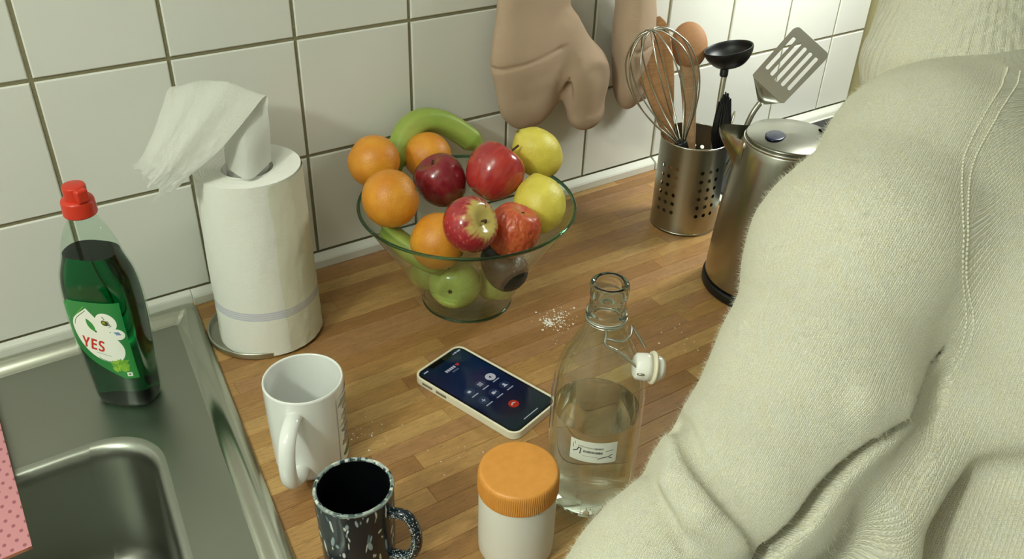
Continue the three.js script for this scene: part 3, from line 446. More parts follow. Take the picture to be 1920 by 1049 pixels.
// oranges
const orangeMat = phy({ vertexColors: true, roughness: 0.38, bumpMap: rep(peelBump, 1, 1), bumpScale: 0.0009, clearcoat: 0.15, clearcoatRoughness: 0.4 });
function orange(pos, r, axis, seed, label) {
  const t = thing('orange', label, 'orange', pos, 0, 'oranges in the glass bowl'); aim(t, axis);
  const g = ballGrid(72, 48, (a, th) => { const d = [Math.sin(th) * Math.cos(a), Math.cos(th), Math.sin(th) * Math.sin(a)]; let k = r * (1 + 0.03 * fbm(d[0] * 1.5 + seed, d[1] * 1.5, d[2] * 1.5, 2)) - r * 0.05 * gauss(th, 0.16) - r * 0.02 * gauss(Math.PI - th, 0.2); return [d[0] * k, d[1] * k * 0.97, d[2] * k]; });
  paint(g, (x, y, z) => { const n = fbm(x * 40 + seed, y * 40, z * 40, 3); return mix3([224, 154, 46], [208, 130, 32], clamp(0.5 + n * 1.6, 0, 1)); });
  part('peel', g, orangeMat, t);
  part('navel', new THREE.SphereGeometry(r * 0.075, 12, 8).scale(1, 0.45, 1).translate(0, r * 0.925, 0), std({ color: 0x6f7a35, roughness: 0.8 }), t);
}
orange([0.3541, 0.1797, 0.0811], 0.0338, [-0.6, 0.5, -0.5], 1, 'orange at the far left of the bowl, behind the large front left orange');
orange([0.4387, 0.162, 0.0675], 0.0325, [0.2, 0.6, -0.8], 5, 'orange between the far left orange and the green banana');
orange([0.3364, 0.1674, 0.1605], 0.0355, [0.75, 0.3, 0.35], 9, 'large orange at the front left of the fruit pile');
orange([0.3714, 0.124, 0.2145], 0.0352, [0.55, -0.35, 0.7], 13, 'lowest orange, seen partly through the front of the bowl');
// apples
function appleGeo(r, o) {
  return ballGrid(96, 64, (a, th) => {
    const lob = 1 + 0.018 * Math.cos(a * 5 + o.seed) * sstep(1.4, 3, th) + 0.03 * fbm(Math.cos(a) + o.seed, Math.cos(th), Math.sin(a), 2);
    let x = r * Math.sin(th) * (1 + (o.taper ?? 0.07) * Math.cos(th)) * lob, y = r * (o.tall ?? 0.9) * Math.cos(th);
    y -= r * 0.34 * gauss(th, 0.3); y += r * 0.22 * gauss(Math.PI - th, 0.26);
    if (o.wrinkle) { const w = fbm(Math.cos(a) * 4.5 + 3 * fbm(Math.cos(a) * 2, th * 2, Math.sin(a) * 2, 2), th * 2.2, Math.sin(a) * 4.5, 3); x *= 1 - 0.05 * Math.abs(w) * 2 * o.wrinkle; y *= 1 - 0.02 * Math.abs(w) * o.wrinkle; }
    return [x * Math.cos(a), y, x * Math.sin(a)];
  });
}
function apple(name, pos, r, axis, o, label, group) {
  const t = thing(name, label, 'apple', pos, o.turn ?? 0, group); aim(t, axis);
  const g = appleGeo(r, o);
  paint(g, (x, y, z) => {
    const a = Math.atan2(z, x), th = Math.acos(clamp(y / Math.hypot(x, y, z), -1, 1));
    const streak = fbm(Math.cos(a) * 9 + o.seed, th * 1.3, Math.sin(a) * 9, 3), blotch = fbm(x * 45 + o.seed, y * 45, z * 45, 3), dot = N3(x * 420, y * 420, z * 420) > 0.5 ? 1 : 0;
    let c = mix3(o.c0, o.c1, clamp(0.5 + streak * 1.5 + blotch * 0.9, 0, 1));
    if (o.c2) c = mix3(c, o.c2, clamp(sstep(o.w0 ?? 0.9, (o.w0 ?? 0.9) - 0.45, th + blotch * 0.7 + streak * 0.5), 0, 1));
    return dot && o.dots ? mix3(c, [225, 190, 130], o.dots) : c;
  });
  part('apple_skin', g, phy({ vertexColors: true, roughness: o.rough ?? 0.2, clearcoat: o.coat ?? 0.5, clearcoatRoughness: 0.14 }), t);
  if (o.stem !== 0) { const s = o.stem ?? 0.4; part('stem', tube([[0, r * 0.5, 0], [r * 0.03, r * 0.8, 0], [r * 0.14, r * (0.62 + s), r * 0.06]], r * 0.04, 10, 8), std({ color: 0x4b3420, roughness: 0.8 }), t); }
  const cal = []; for (let i = 0; i < 5; i++) cal.push(new THREE.ConeGeometry(r * 0.06, r * 0.2, 6).rotateZ(2.3).translate(r * 0.09, -r * 0.67, 0).rotateY(i * 1.2566)); cal.push(new THREE.SphereGeometry(r * 0.1, 10, 8).scale(1, 0.4, 1).translate(0, -r * 0.66, 0));
  part('calyx', merge(cal), std({ color: o.calyx ?? 0x3a2d1c, roughness: 0.9 }), t);
}
const RA = 'red apples on top of the fruit pile', GA = 'green apples low in the glass bowl';
apple('red_apple', [0.425, 0.1553, 0.1285], 0.0328, [-0.4, 0.85, -0.2], { seed: 2, c0: [142, 34, 44], c1: [112, 24, 38], stem: 0.3, tall: 1.14 }, 'dark crimson apple in the middle of the pile beside the oranges', RA);
apple('red_apple', [0.4812, 0.1698, 0.1674], 0.037, [0.72, 0.62, -0.12], { seed: 7, c0: [184, 60, 50], c1: [160, 44, 48], c2: [200, 104, 62], w0: 0.9, stem: 0.66, tall: 1.08, taper: 0.13 }, 'bright red apple with a thin stem beside the upper lemon', RA);
apple('red_apple', [0.3847, 0.168, 0.2653], 0.033, [0.30, 0.52, 0.78], { seed: 12, c0: [176, 40, 46], c1: [140, 24, 40], c2: [196, 176, 98], w0: 1.05, dots: 0.45, stem: 0.02, tall: 0.95 }, 'speckled red apple with a yellow hollow at the front centre', RA);
apple('red_apple', [0.4513, 0.1375, 0.2586], 0.0324, [0.35, 0.85, 0.1], { seed: 19, c0: [206, 104, 54], c1: [184, 66, 50], c2: [208, 160, 84], w0: 0.3, dots: 0.35, wrinkle: 2.2, rough: 0.34, coat: 0.15, stem: 0.1, tall: 1.12 }, 'shrivelled orange red apple in front of the lower lemon', RA);
apple('green_apple', [0.3945, 0.0545, 0.213], 0.0345, [0.696, -0.087, -0.714], { seed: 23, c0: [186, 202, 112], c1: [168, 190, 92], dots: 0.2, stem: 0, calyx: 0x15201a, turn: 0 }, 'green apple showing its dark calyx through the front of the bowl', GA);
apple('green_apple', [0.392, 0.0405, 0.154], 0.0275, [-0.3, 0.7, -0.5], { seed: 29, c0: [180, 198, 106], c1: [162, 186, 88], stem: 0.2 }, 'green apple low at the back left of the bowl', GA);
apple('green_apple', [0.4545, 0.0372, 0.219], 0.0285, [0.3, 0.8, -0.4], { seed: 37, c0: [188, 198, 104], c1: [170, 184, 86], stem: 0.2 }, 'yellow green apple under the avocado at the right of the bowl', GA);
apple('green_apple', [0.4385, 0.1145, 0.1775], 0.0335, [0.2, 0.9, 0.2], { seed: 41, c0: [150, 176, 80], c1: [132, 160, 64], stem: 0.15 }, 'green apple deep in the middle of the pile under the red apples', GA);
// lemons
function lemon(pos, r, len, axis, seed, label) {
  const t = thing('lemon', label, 'lemon', pos, 0, 'lemons at the right of the bowl'); aim(t, axis);
  const g = ballGrid(72, 56, (a, th) => { const s = Math.sin(th), n = 1 + 0.05 * fbm(Math.cos(a) * 1.6 + seed, th * 1.5, Math.sin(a) * 1.6, 3); let x = r * s ** 0.92 * n, y = len * Math.cos(th); y += r * (0.17 * gauss(th, 0.2) - 0.08 * gauss(Math.PI - th, 0.16)); return [x * Math.cos(a), y, x * Math.sin(a)]; });
  paint(g, (x, y, z) => mix3([230, 216, 96], [216, 200, 76], clamp(0.5 + 1.4 * fbm(x * 45 + seed, y * 45, z * 45, 3), 0, 1)));
  part('lemon_peel', g, orangeMat, t);
  part('stem_scar', new THREE.SphereGeometry(r * 0.09, 10, 8).scale(1, 0.5, 1).translate(0, len + r * 0.2, 0), std({ color: 0x6b6a30, roughness: 0.9 }), t);
}
lemon([0.5583, 0.1734, 0.1544], 0.0308, 0.0375, [-0.62, 0.78, -0.25], 3, 'upper lemon behind the bright red apple');
lemon([0.5137, 0.1411, 0.2251], 0.0335, 0.0365, [0.25, 0.55, -0.6], 8, 'lower lemon at the right rim of the bowl');
// avocado
{
  const t = thing('avocado', 'dark avocado pressed against the right side of the bowl', 'avocado', [0.4450, 0.0815, 0.2475]); aim(t, [-0.35, 0.45, -0.75]);
  const g = ballGrid(72, 56, (a, th) => { const k = 1 + 0.035 * fbm(Math.cos(a) * 8, th * 6, Math.sin(a) * 8, 3); const x = 0.0265 * Math.sin(th) * (1 - 0.2 * Math.cos(th)) * k, y = 0.033 * Math.cos(th) * k; return [x * Math.cos(a), y, x * Math.sin(a)]; });
  paint(g, (x, y, z) => mix3([40, 46, 40], [24, 30, 30], clamp(0.5 + fbm(x * 90, y * 90, z * 90, 3) * 1.6, 0, 1)));
  part('avocado_skin', g, phy({ vertexColors: true, roughness: 0.42 }), t);
  part('stem_end', new THREE.SphereGeometry(0.004, 12, 8).scale(1, 0.5, 1).translate(0, 0.0355, 0), std({ color: 0x5a4a30, roughness: 0.9 }), t);
}
// bananas
function banana(pts, r, label) {
  const t = thing('banana', label, 'banana', [0, 0, 0], 0, 'green bananas in the bowl');
  const c = new THREE.CatmullRomCurve3(pts.map((p) => V3(...p))), n = 70, fr = c.computeFrenetFrames(n, false);
  const g = sealU(gridGeo(40, n, (u, v) => { const i = Math.round(v * n), p = c.getPointAt(v), a = u * Math.PI * 2; const prof = r * (v < 0.12 ? lerp(0.3, 0.85, sstep(0.02, 0.12, v)) : v > 0.86 ? lerp(1, 0.28, sstep(0.86, 0.99, v)) : lerp(0.85, 1, sstep(0.12, 0.4, v))) * (1 + 0.045 * Math.cos(5 * a)); const k = v === 0 || v === 1 ? 0 : prof; return p.addScaledVector(fr.normals[i], k * Math.cos(a)).addScaledVector(fr.binormals[i], k * Math.sin(a)).toArray(); }), 40, n);
  paint(g, (x, y, z) => mix3([128, 156, 62], [160, 172, 84], clamp(0.5 + 1.3 * fbm(x * 18, y * 60, z * 18, 3), 0, 1)));
  part('banana_peel', g, phy({ vertexColors: true, roughness: 0.42 }), t);
  const end = (v, d) => { const p = c.getPointAt(v), q = c.getPointAt(clamp(v + d, 0, 1)); return tube([p.toArray(), V3().lerpVectors(p, q, 0.5).toArray(), q.toArray()], r * 0.3, 6, 10); };
  part('stalk', end(0.0, 0.05), std({ color: 0x5d6b2e, roughness: 0.8 }), t); part('tip', end(0.97, 0.03), std({ color: 0x2f2a1a, roughness: 0.9 }), t);
}
banana([[0.392, 0.148, 0.072], [0.404, 0.170, 0.052], [0.424, 0.189, 0.038], [0.450, 0.197, 0.033], [0.478, 0.191, 0.034], [0.503, 0.175, 0.043], [0.521, 0.158, 0.055], [0.529, 0.144, 0.068]], 0.0165, 'green banana arched over the back of the fruit pile');
banana([[0.338, 0.118, 0.135], [0.3395, 0.112, 0.160], [0.348, 0.103, 0.187], [0.3635, 0.094, 0.209], [0.381, 0.091, 0.225]], 0.0145, 'green banana against the glass below the front left orange');

// ---------------------------------------------------------------- oven mitts hanging on the wall
{
  const cloth = std({ color: 0xc6ab92, roughness: 0.95, bumpMap: rep(noiseBump, 30, 30), bumpScale: 0.0006 }), seam = std({ color: 0xa8876e, roughness: 0.95 });
  function mitt(label, o, turn, scaleX, lean) {
    const t = thing('oven_mitt', label, 'oven mitt', o, turn, 'oven mitts on the wall');
    const hand = [[0.0, 0.1, 0, 0.058], [-0.004, 0.03, 0.004, 0.058], [-0.006, -0.03, 0.004, 0.052]], thumb = [[0.04, 0.055, 0.012, 0.032], [0.078, -0.01, 0.02, 0.035], [0.087, -0.066, 0.022, 0.031]];
    const sq = (x, y, z, c, k) => chain(x, y, z * k, c.map(([a, b, e, r]) => [a, b, e * k, r]), 0.03) / (k > 1.5 ? 1.45 : 1.2);
    const f = (x, y, z) => { x *= scaleX; let d = smin(sq(x, y, z, hand, 2.0), sq(x, y, z, thumb, 1.3), 0.012); d = smax(d, y - 0.15, 0.01);
      const line = Math.abs(y - 0.035 - 0.25 * x) ; d += 0.0028 * gauss(line, 0.0022) * (z > 0 ? 1 : 0) * sstep(0.04, 0.02, x); const cre = capsule(x, y, z, [0.05, 0.03, 0.03], [0.042, -0.06, 0.03], 0.003, 0.008); d = smax(d, -cre, 0.008);
      d += 0.0022 * fbm(x * 28, y * 28, z * 28, 2); return d; };
    const g = surfaceNets(f, [-0.09 / scaleX, -0.11, -0.05], [0.15 / scaleX, 0.17, 0.07], 0.0035); g.rotateZ(lean);
    const p = g.attributes.position, u = g.attributes.uv; for (let i = 0; i < p.count; i++) u.setXY(i, p.getX(i) * 4, p.getY(i) * 4);
    part('padded_body', g, cloth, t);
    part('hanging_loop', tube([[-0.012, 0.148, 0], [-0.014, 0.175, 0], [0, 0.19, 0], [0.014, 0.175, 0], [0.012, 0.148, 0]], 0.0035, 30, 8).rotateZ(lean), seam, t);
    const hook = thing('wall_hook', 'small steel hook ' + (scaleX === 1 ? 'holding the left oven mitt' : 'holding the right oven mitt'), 'hook', [o[0] - Math.sin(lean) * 0.185, o[1] + 0.185 * Math.cos(lean), 0], 0, 'hooks for the oven mitts');
    part('hook_wire', tube([[0, 0.02, 0.001], [0, 0.0, 0.02], [0, -0.008, o[2]], [0, 0.006, o[2] + 0.012]], 0.002, 24, 8), M.steel, hook); part('hook_plate', lathe([[0, 0], [0.011, 0], [0.01, 0.003], [0, 0.0035]], 24).rotateX(Math.PI / 2).translate(0, 0.02, 0.0004), M.steel, hook);
  }
  mitt('beige padded oven mitt hanging above the lemons', [0.628, 0.235, 0.036], 0.0, 1, 0.0);
  mitt('smaller beige oven mitt end hanging behind the whisk wires', [0.797, 0.237, 0.05], 0.9, 1.45, 0.0);
}
// ---------------------------------------------------------------- swing-top bottle of water
const BOT = [0.3525, 0.0003, 0.548];
{
  const t = thing('glass_bottle', 'clear swing top glass bottle half full of water', 'bottle', BOT);
  const outer = smoothProfile([[0.0, 0.0], [0.036, 0.0], [0.0415, 0.003], [0.0435, 0.012], [0.0437, 0.06], [0.0437, 0.12], [0.0434, 0.14], [0.0415, 0.158], [0.0365, 0.176], [0.0295, 0.191], [0.0228, 0.205], [0.0188, 0.217], [0.0176, 0.224], [0.0184, 0.2265], [0.0184, 0.23], [0.0166, 0.233], [0.016, 0.241], [0.0163, 0.2445], [0.0172, 0.248], [0.0172, 0.255], [0.0164, 0.2588], [0.0148, 0.26]], 150);
  const inner = smoothProfile([[0.0146, 0.2598], [0.0126, 0.2585], [0.0122, 0.25], [0.0125, 0.232], [0.0145, 0.218], [0.0195, 0.203], [0.026, 0.1895], [0.0332, 0.1745], [0.0382, 0.157], [0.0402, 0.14], [0.0406, 0.12], [0.0406, 0.015], [0.038, 0.008], [0, 0.0075]], 110);
  const glass = phy({ color: 0xfafdfa, transmission: 1, thickness: 0, roughness: 0.01, ior: 1.5 });
  const NY = 0.2205, low = (p) => p[1] <= NY, high = (p) => p[1] > NY;
  part('glass_wall', lathe(outer.filter(low), 128), glass, t); part('inner_wall', lathe(inner.filter(low), 128), glass, t);
  const neck = [...outer.filter(high), ...inner.filter(high)]; neck.push(neck[0]);
  part('neck', lathe(neck, 128), phy({ color: 0xffffff, transmission: 1, thickness: 0.004, roughness: 0.01, ior: 1.5, attenuationColor: new THREE.Color().setRGB(0.6, 0.75, 0.66), attenuationDistance: 0.03 }), t);
  const W = 0.1197; part('water', lathe([[0, 0.0082], [0.0378, 0.0085], [0.0403, 0.0155], [0.0403, W - 0.0012], [0.0405, W], [0.039, W - 0.0009], [0, W - 0.001]], 96), phy({ color: 0xffffff, transmission: 1, thickness: 0.05, roughness: 0, ior: 1.2, attenuationColor: new THREE.Color().setRGB(0.93, 0.97, 0.9), attenuationDistance: 0.3 }), t);
  // paper label with print
  const tex = canvasTex(512, 256, (c, w, h) => { c.fillStyle = '#dfe2d6'; c.fillRect(0, 0, w, h); const r = mulberry(3); c.fillStyle = '#6a6f66'; for (let x = 90; x < 330; x += 9) c.fillRect(x, 62 + (x - 90) * 0.05, 5, 14); for (let x = 270; x < 360; x += 12) c.fillRect(x, 66, 8, 22); c.fillStyle = '#22281f'; for (let x = 150; x < 350; x += 11) c.fillRect(x, 112 + (x - 150) * 0.03, 9 * (0.6 + r() * 0.5), 26); c.fillStyle = '#8c9188'; for (let x = 140; x < 310; x += 9) c.fillRect(x, 178, 5, 9); c.strokeStyle = '#242a24'; c.lineWidth = 11; c.beginPath(); c.moveTo(34, 152); c.lineTo(80, 128); c.lineTo(96, 92); c.lineTo(122, 100); c.lineTo(112, 168); c.stroke(); c.lineWidth = 6; c.beginPath(); c.moveTo(30, 60); c.lineTo(36, 110); c.moveTo(50, 30); c.lineTo(56, 60); c.stroke(); c.strokeStyle = '#5a6055'; c.lineWidth = 7; c.beginPath(); c.moveTo(390, 110); c.lineTo(470, 96); c.stroke(); c.lineWidth = 10; c.strokeStyle = '#3a4036'; c.beginPath(); c.moveTo(310, 206); c.quadraticCurveTo(360, 180, 420, 178); c.lineTo(466, 150); c.moveTo(430, 186); c.lineTo(462, 196); c.stroke(); });
  const mid = Math.atan2(0.462, -0.42) - 0.03, half = 0.5;
  part('label', gridGeo(28, 6, (u, v) => { const a = lerp(mid + half, mid - half, u), y = lerp(0.0885, 0.1135, v); return [0.0441 * Math.cos(a), y, 0.0441 * Math.sin(a)]; }), std({ map: tex, roughness: 0.7, side: THREE.DoubleSide }), t);
  // wire bail and stopper, hanging down on the right
  const L = (p) => [p[0] - BOT[0], p[1] - BOT[1], p[2] - BOT[2]];
  part('neck_wire', new THREE.TorusGeometry(0.0178, 0.0012, 10, 60).rotateX(Math.PI / 2).translate(0, 0.2232, 0), M.wire, t);
  part('lever_wire', tube([[0.3418, 0.224, 0.5605], [0.3408, 0.216, 0.5628], [0.339, 0.2095, 0.5655], [0.346, 0.2045, 0.5735], [0.354, 0.1965, 0.584], [0.3605, 0.1885, 0.5905]].map(L), 0.0013, 40, 8), M.wire, t);
  part('bail_wire', tube([[0.3408, 0.2135, 0.5632], [0.350, 0.2125, 0.5715], [0.361, 0.2118, 0.5705], [0.3705, 0.2115, 0.5625], [0.376, 0.209, 0.5565], [0.3785, 0.202, 0.564], [0.3805, 0.1935, 0.5725]].map(L), 0.0013, 50, 8), M.wire, t);
  const st = thing('bottle_stopper', 'white ceramic stopper with rubber ring hanging on the bottle wire', 'stopper', [0.3715, 0.1868, 0.5895]); aim(st, [0.72, -0.1, 0.45]);
  const cer = phy({ color: 0xf0efe8, roughness: 0.2 });
  part('stopper_body', lathe([[0, -0.014], [0.009, -0.0138], [0.0118, -0.012], [0.0125, -0.004], [0.0122, 0.001], [0, 0.001]], 48), cer, st);
  part('rubber_ring', lathe([[0, 0.001], [0.0142, 0.001], [0.015, 0.003], [0.0142, 0.005], [0, 0.005]], 48), std({ color: 0xe6dfc6, roughness: 0.6 }), st);
  part('stopper_plug', lathe([[0.0112, 0.005], [0.0108, 0.009], [0.0086, 0.0125], [0, 0.0135]], 48), cer, st);
  part('wire_hole', new THREE.TorusGeometry(0.0026, 0.0011, 8, 20).rotateY(0.4).translate(-0.006, -0.0095, 0.0095), M.wire, st);
}
// ---------------------------------------------------------------- utensil pot and what stands in it
const POT = [0.8333, 0.0003, 0.1745];
{
  const t = thing('utensil_pot', 'perforated stainless steel utensil pot beside the kettle', 'utensil pot', POT);
  const R = 0.0505, Hh = 0.144, nc = 25, nr = 10, cw = Math.PI * 2 / nc, ch = Hh / nr, S = 4, P = [], I = [], turn0 = 2.02 + 0.628;
  const map = (c, r) => { const a = turn0 + c * cw; return [R * Math.cos(a), r * ch, R * Math.sin(a)]; };
  const add = (c, r) => { P.push(...map(c, r)); return P.length / 3 - 1; };
  for (let r = 0; r < nr; r++) for (let c = 0; c < nc; c++) {
    const hole = c % 5 < 3 && r >= 2 && r <= 7;
    if (!hole) { const ids = []; for (let j = 0; j <= S; j++) for (let i = 0; i <= S; i++) ids.push(add(c + i / S, r + j / S)); for (let j = 0; j < S; j++) for (let i = 0; i < S; i++) { const a = ids[j * (S + 1) + i], b = ids[j * (S + 1) + i + 1], d = ids[(j + 1) * (S + 1) + i], e = ids[(j + 1) * (S + 1) + i + 1]; I.push(a, d, e, a, e, b); } }
    else { const sq = [], ci = []; for (let k = 0; k < 4 * S; k++) { const s = Math.floor(k / S), f = (k % S) / S, [x, y] = [[f, 0], [1, f], [1 - f, 1], [0, 1 - f]][s]; sq.push(add(c + x, r + y)); const a = Math.atan2(y - 0.5, x - 0.5), rx = 0.0031 / (R * cw), ry = 0.0031 / ch; ci.push(add(c + 0.5 + rx * Math.cos(a), r + 0.5 + ((c % 5) - 1) * -0.05 + ry * Math.sin(a))); } for (let k = 0; k < 4 * S; k++) { const n = (k + 1) % (4 * S); I.push(sq[k], ci[k], ci[n], sq[k], ci[n], sq[n]); } }
  }
  const g = new THREE.BufferGeometry(); g.setAttribute('position', new THREE.Float32BufferAttribute(P, 3)); g.setIndex(I); const nn = new Float32Array(P.length), uv = new Float32Array(P.length / 3 * 2); for (let i = 0; i < P.length; i += 3) { const l = Math.hypot(P[i], P[i + 2]); nn.set([P[i] / l, 0, P[i + 2] / l], i); uv.set([P[i + 1] * 6, Math.atan2(P[i + 2], P[i]) * 0.6], i / 3 * 2); } g.setAttribute('normal', new THREE.BufferAttribute(nn, 3)); g.setAttribute('uv', new THREE.BufferAttribute(uv, 2));
  const brushed = std({ color: 0xa8a79a, metalness: 1, roughness: 0.3, side: THREE.DoubleSide, bumpMap: scratchBump, bumpScale: 0.00004 });
  part('perforated_wall', g, brushed, t);
  part('rim', new THREE.TorusGeometry(R, 0.0013, 10, 80).rotateX(Math.PI / 2).translate(0, Hh, 0), M.chrome, t);
  part('bottom', lathe([[0, 0.002], [R - 0.002, 0.002], [R, 0.004], [R + 0.0003, 0.0], [0, 0]], 64), brushed, t);
}
const inPot = 'utensils standing in the steel pot';
const wood = (c) => phy({ color: c, roughness: 0.6, map: woodMaps[0], bumpMap: woodBump, bumpScale: 0.0002 });
{
  // whisk
  const w = thing('whisk', 'wire balloon whisk leaning left in the utensil pot', 'whisk', [0.846, 0.006, 0.205], 0, inPot); aim(w, [-0.30, 1, -0.24]);
  part('handle', lathe([[0, 0], [0.006, 0.001], [0.0085, 0.02], [0.0075, 0.08], [0.0088, 0.135], [0.0082, 0.142], [0, 0.143]], 32), M.steel, w);
  part('collar', lathe([[0.0088, 0.13], [0.0094, 0.132], [0.0094, 0.143], [0.0068, 0.146], [0, 0.146]], 32), M.black, w);
  for (let i = 0; i < 6; i++) { const a = i * Math.PI / 6 + 0.2, c = Math.cos(a), s = Math.sin(a), R2 = 0.05; const half = [[0.0055, 0.142], [0.014, 0.158], [0.03, 0.184], [R2 * 0.9, 0.22], [R2, 0.255], [R2 * 0.85, 0.29], [R2 * 0.4, 0.314]]; part('wire', tube([...half.map(([r, y]) => [r * c, y, r * s]), [0, 0.318, 0], ...half.slice().reverse().map(([r, y]) => [-r * c, y, -r * s])], 0.00115, 70, 6), M.wire, w); }
  // flat wooden spatula
  const blade = (pts, d) => { const s = new THREE.Shape(pts.map((p) => new THREE.Vector2(...p))); return new THREE.ExtrudeGeometry(s, { depth: d - 0.002, bevelEnabled: true, bevelThickness: 0.001, bevelSize: 0.001, bevelSegments: 2 }).translate(0, 0, -d / 2 + 0.001); };
  const sm = (half) => { const c = new THREE.CatmullRomCurve3(half.map(([x, y]) => V3(x, y, 0))).getPoints(40).map((p) => [p.x, p.y]); return [...c, ...c.slice().reverse().map(([x, y]) => [-x, y])]; };
  const a = thing('wooden_spatula', 'broad wooden spatula standing behind the whisk', 'spatula', [0.823, 0.006, 0.190], 0, inPot); aim(a, [-0.06, 1, -0.42]);
  part('spatula_blade', blade(sm([[0.0065, 0], [0.007, 0.1], [0.009, 0.15], [0.019, 0.2], [0.026, 0.24], [0.027, 0.3], [0.02, 0.312]]), 0.007).rotateY(-0.59), wood(0xb98a5c), a);
  const b = thing('wooden_spoon', 'pale wooden spoon with round bowl in the utensil pot', 'spoon', [0.838, 0.006, 0.186], 0, inPot); aim(b, [0.16, 1, -0.38]);
  part('spoon_handle', blade(sm([[0.0065, 0], [0.0075, 0.13], [0.0095, 0.18], [0.013, 0.225], [0.012, 0.24]]), 0.009).rotateY(-0.59), wood(0xc6a078), b);
  part('spoon_bowl', new THREE.SphereGeometry(0.028, 32, 20).scale(1, 1.25, 0.42).rotateY(-0.59).translate(0, 0.265, 0), wood(0xb8875c), b);
  // ladle with black head
  const c = thing('ladle', 'steel stemmed ladle with a black bowl above the pot', 'ladle', [0.851, 0.006, 0.200], 0, inPot); aim(c, [0.19, 1, -0.2]);
  part('ladle_stem', tube([[0, 0, 0], [0.0005, 0.1, 0], [0, 0.2, 0], [0.001, 0.235, 0.001]], 0.0042, 30, 10), std({ color: 0xb5b3a0, metalness: 0.9, roughness: 0.35 }), c);
  part('ladle_neck', lathe([[0.005, 0.222], [0.0062, 0.225], [0.0058, 0.245], [0.003, 0.25], [0, 0.25]], 24), M.black, c);
  part('ladle_bowl', lathe(smoothProfile([[0, 0], [0.02, 0.004], [0.033, 0.018], [0.036, 0.03], [0.0345, 0.03], [0.031, 0.019], [0.018, 0.0065], [0, 0.003]], 40), 48).rotateZ(0.35).translate(0.012, 0.236, 0), M.black, c);
  // black pastry brush
  const d = thing('pastry_brush', 'black bristled brush head standing at the right of the pot', 'brush', [0.852, 0.006, 0.214], 0, inPot); aim(d, [0.05, 1, -0.1]);
  part('brush_handle', tube([[0, 0, 0], [0, 0.08, 0], [0, 0.135, 0]], 0.0045, 20, 10), std({ color: 0x1a2024, roughness: 0.5 }), d);
  const bris = []; const br = mulberry(77); for (let i = 0; i < 130; i++) { const an = br() * 6.28, q = Math.sqrt(br()), x = 0.0135 * q * Math.cos(an), z = 0.0085 * q * Math.sin(an), tp = 0.2 + br() * 0.012 - q * 0.012, k = 0.55 + br() * 0.25; bris.push(tube([[x * 0.5, 0.112, z * 0.5], [x * 1.2, 0.15, z * 1.2], [x * k, tp, z * k]], 0.0014, 6, 4)); }
  part('bristles', merge(bris), M.black, d);
  // slotted steel turner
  const e = thing('slotted_turner', 'slotted steel turner leaning right over the kettle', 'turner', [0, 0, 0], 0, inPot);
  const J0 = V3(0.9092, 0.1973, 0.2188), H0 = V3(0.858, 0.06, 0.205), up = V3().subVectors(V3(1.0006, 0.2498, 0.255), V3(0.9344, 0.2001, 0.2412)).normalize(), across = V3().subVectors(V3(0.9344, 0.2001, 0.2412), V3(0.9086, 0.2332, 0.197)), bw = across.length(); across.normalize();
  part('turner_handle', tube([H0.toArray(), V3().lerpVectors(H0, J0, 0.5).add(V3(0, -0.004, 0)).toArray(), V3(0.899, 0.183, 0.2175).toArray(), J0.toArray()], 0.0042, 30, 10), M.steel, e);
  const sh = new THREE.Shape(), hw = bw / 2; sh.moveTo(-hw, 0); sh.lineTo(-hw * 1.06, 0.085); sh.quadraticCurveTo(-hw, 0.094, -hw * 0.8, 0.094); sh.lineTo(hw * 0.8, 0.094); sh.quadraticCurveTo(hw, 0.094, hw * 1.06, 0.085); sh.lineTo(hw, 0); sh.quadraticCurveTo(hw * 0.9, -0.003, hw * 0.8, -0.003); sh.lineTo(-hw * 0.8, -0.003); sh.quadraticCurveTo(-hw * 0.9, -0.003, -hw, 0);
  for (let i = 0; i < 5; i++) { const x = (i - 2) * bw / 5.6, o = 0.014 + Math.abs(i - 2.2) * 0.002, h = new THREE.Path(); h.absarc(x, o + 0.003, 0.0031, Math.PI, Math.PI * 2, false); h.lineTo(x + 0.0031, 0.076); h.absarc(x, 0.076, 0.0031, 0, Math.PI, false); h.lineTo(x - 0.0031, o + 0.003); sh.holes.push(h); }
  const bg = new THREE.ExtrudeGeometry(sh, { depth: 0.0009, bevelEnabled: true, bevelThickness: 0.0003, bevelSize: 0.0003, bevelSegments: 1, curveSegments: 8 });
  const nrm = V3().crossVectors(across, up).normalize(), m4 = new THREE.Matrix4().makeBasis(across, V3().crossVectors(nrm, across).normalize(), nrm).setPosition(V3(0.9086, 0.2332, 0.197).addScaledVector(across, hw));
  part('turner_blade', bg.applyMatrix4(m4), M.steel, e);
  const A0 = V3(0.9086, 0.2332, 0.197), B0 = V3(0.9344, 0.2001, 0.2412);
  part('turner_neck', gridGeo(20, 14, (u, v) => { const p = V3().lerpVectors(A0, B0, u), q = J0.clone().addScaledVector(across, (u - 0.5) * 0.009); const k = Math.pow(v, 0.55); return V3().lerpVectors(p, q, v).addScaledVector(V3().lerpVectors(q, p, 1 - k).sub(V3().lerpVectors(p, q, v)), 0.55).addScaledVector(nrm, -0.006 * Math.sin(v * Math.PI) * (1 - (2 * u - 1) ** 2)).toArray(); }), std({ color: 0xb4b4a8, metalness: 1, roughness: 0.3, side: THREE.DoubleSide }), e);
  // two steel handles lower in the pot
  const k1 = thing('steel_spoon', 'steel spoon handle low at the front of the pot', 'spoon', [0.822, 0.006, 0.183], 0, inPot); aim(k1, [0.42, 1, 0.16]);
  part('spoon_shaft', rbox(-0.006, 0.006, 0, 0.16, -0.0012, 0.0012, 0.001).rotateY(0.6), M.steel, k1); part('spoon_end', new THREE.SphereGeometry(0.009, 20, 12).scale(1, 1, 0.18).rotateY(0.6).translate(0, 0.158, 0), M.steel, k1);
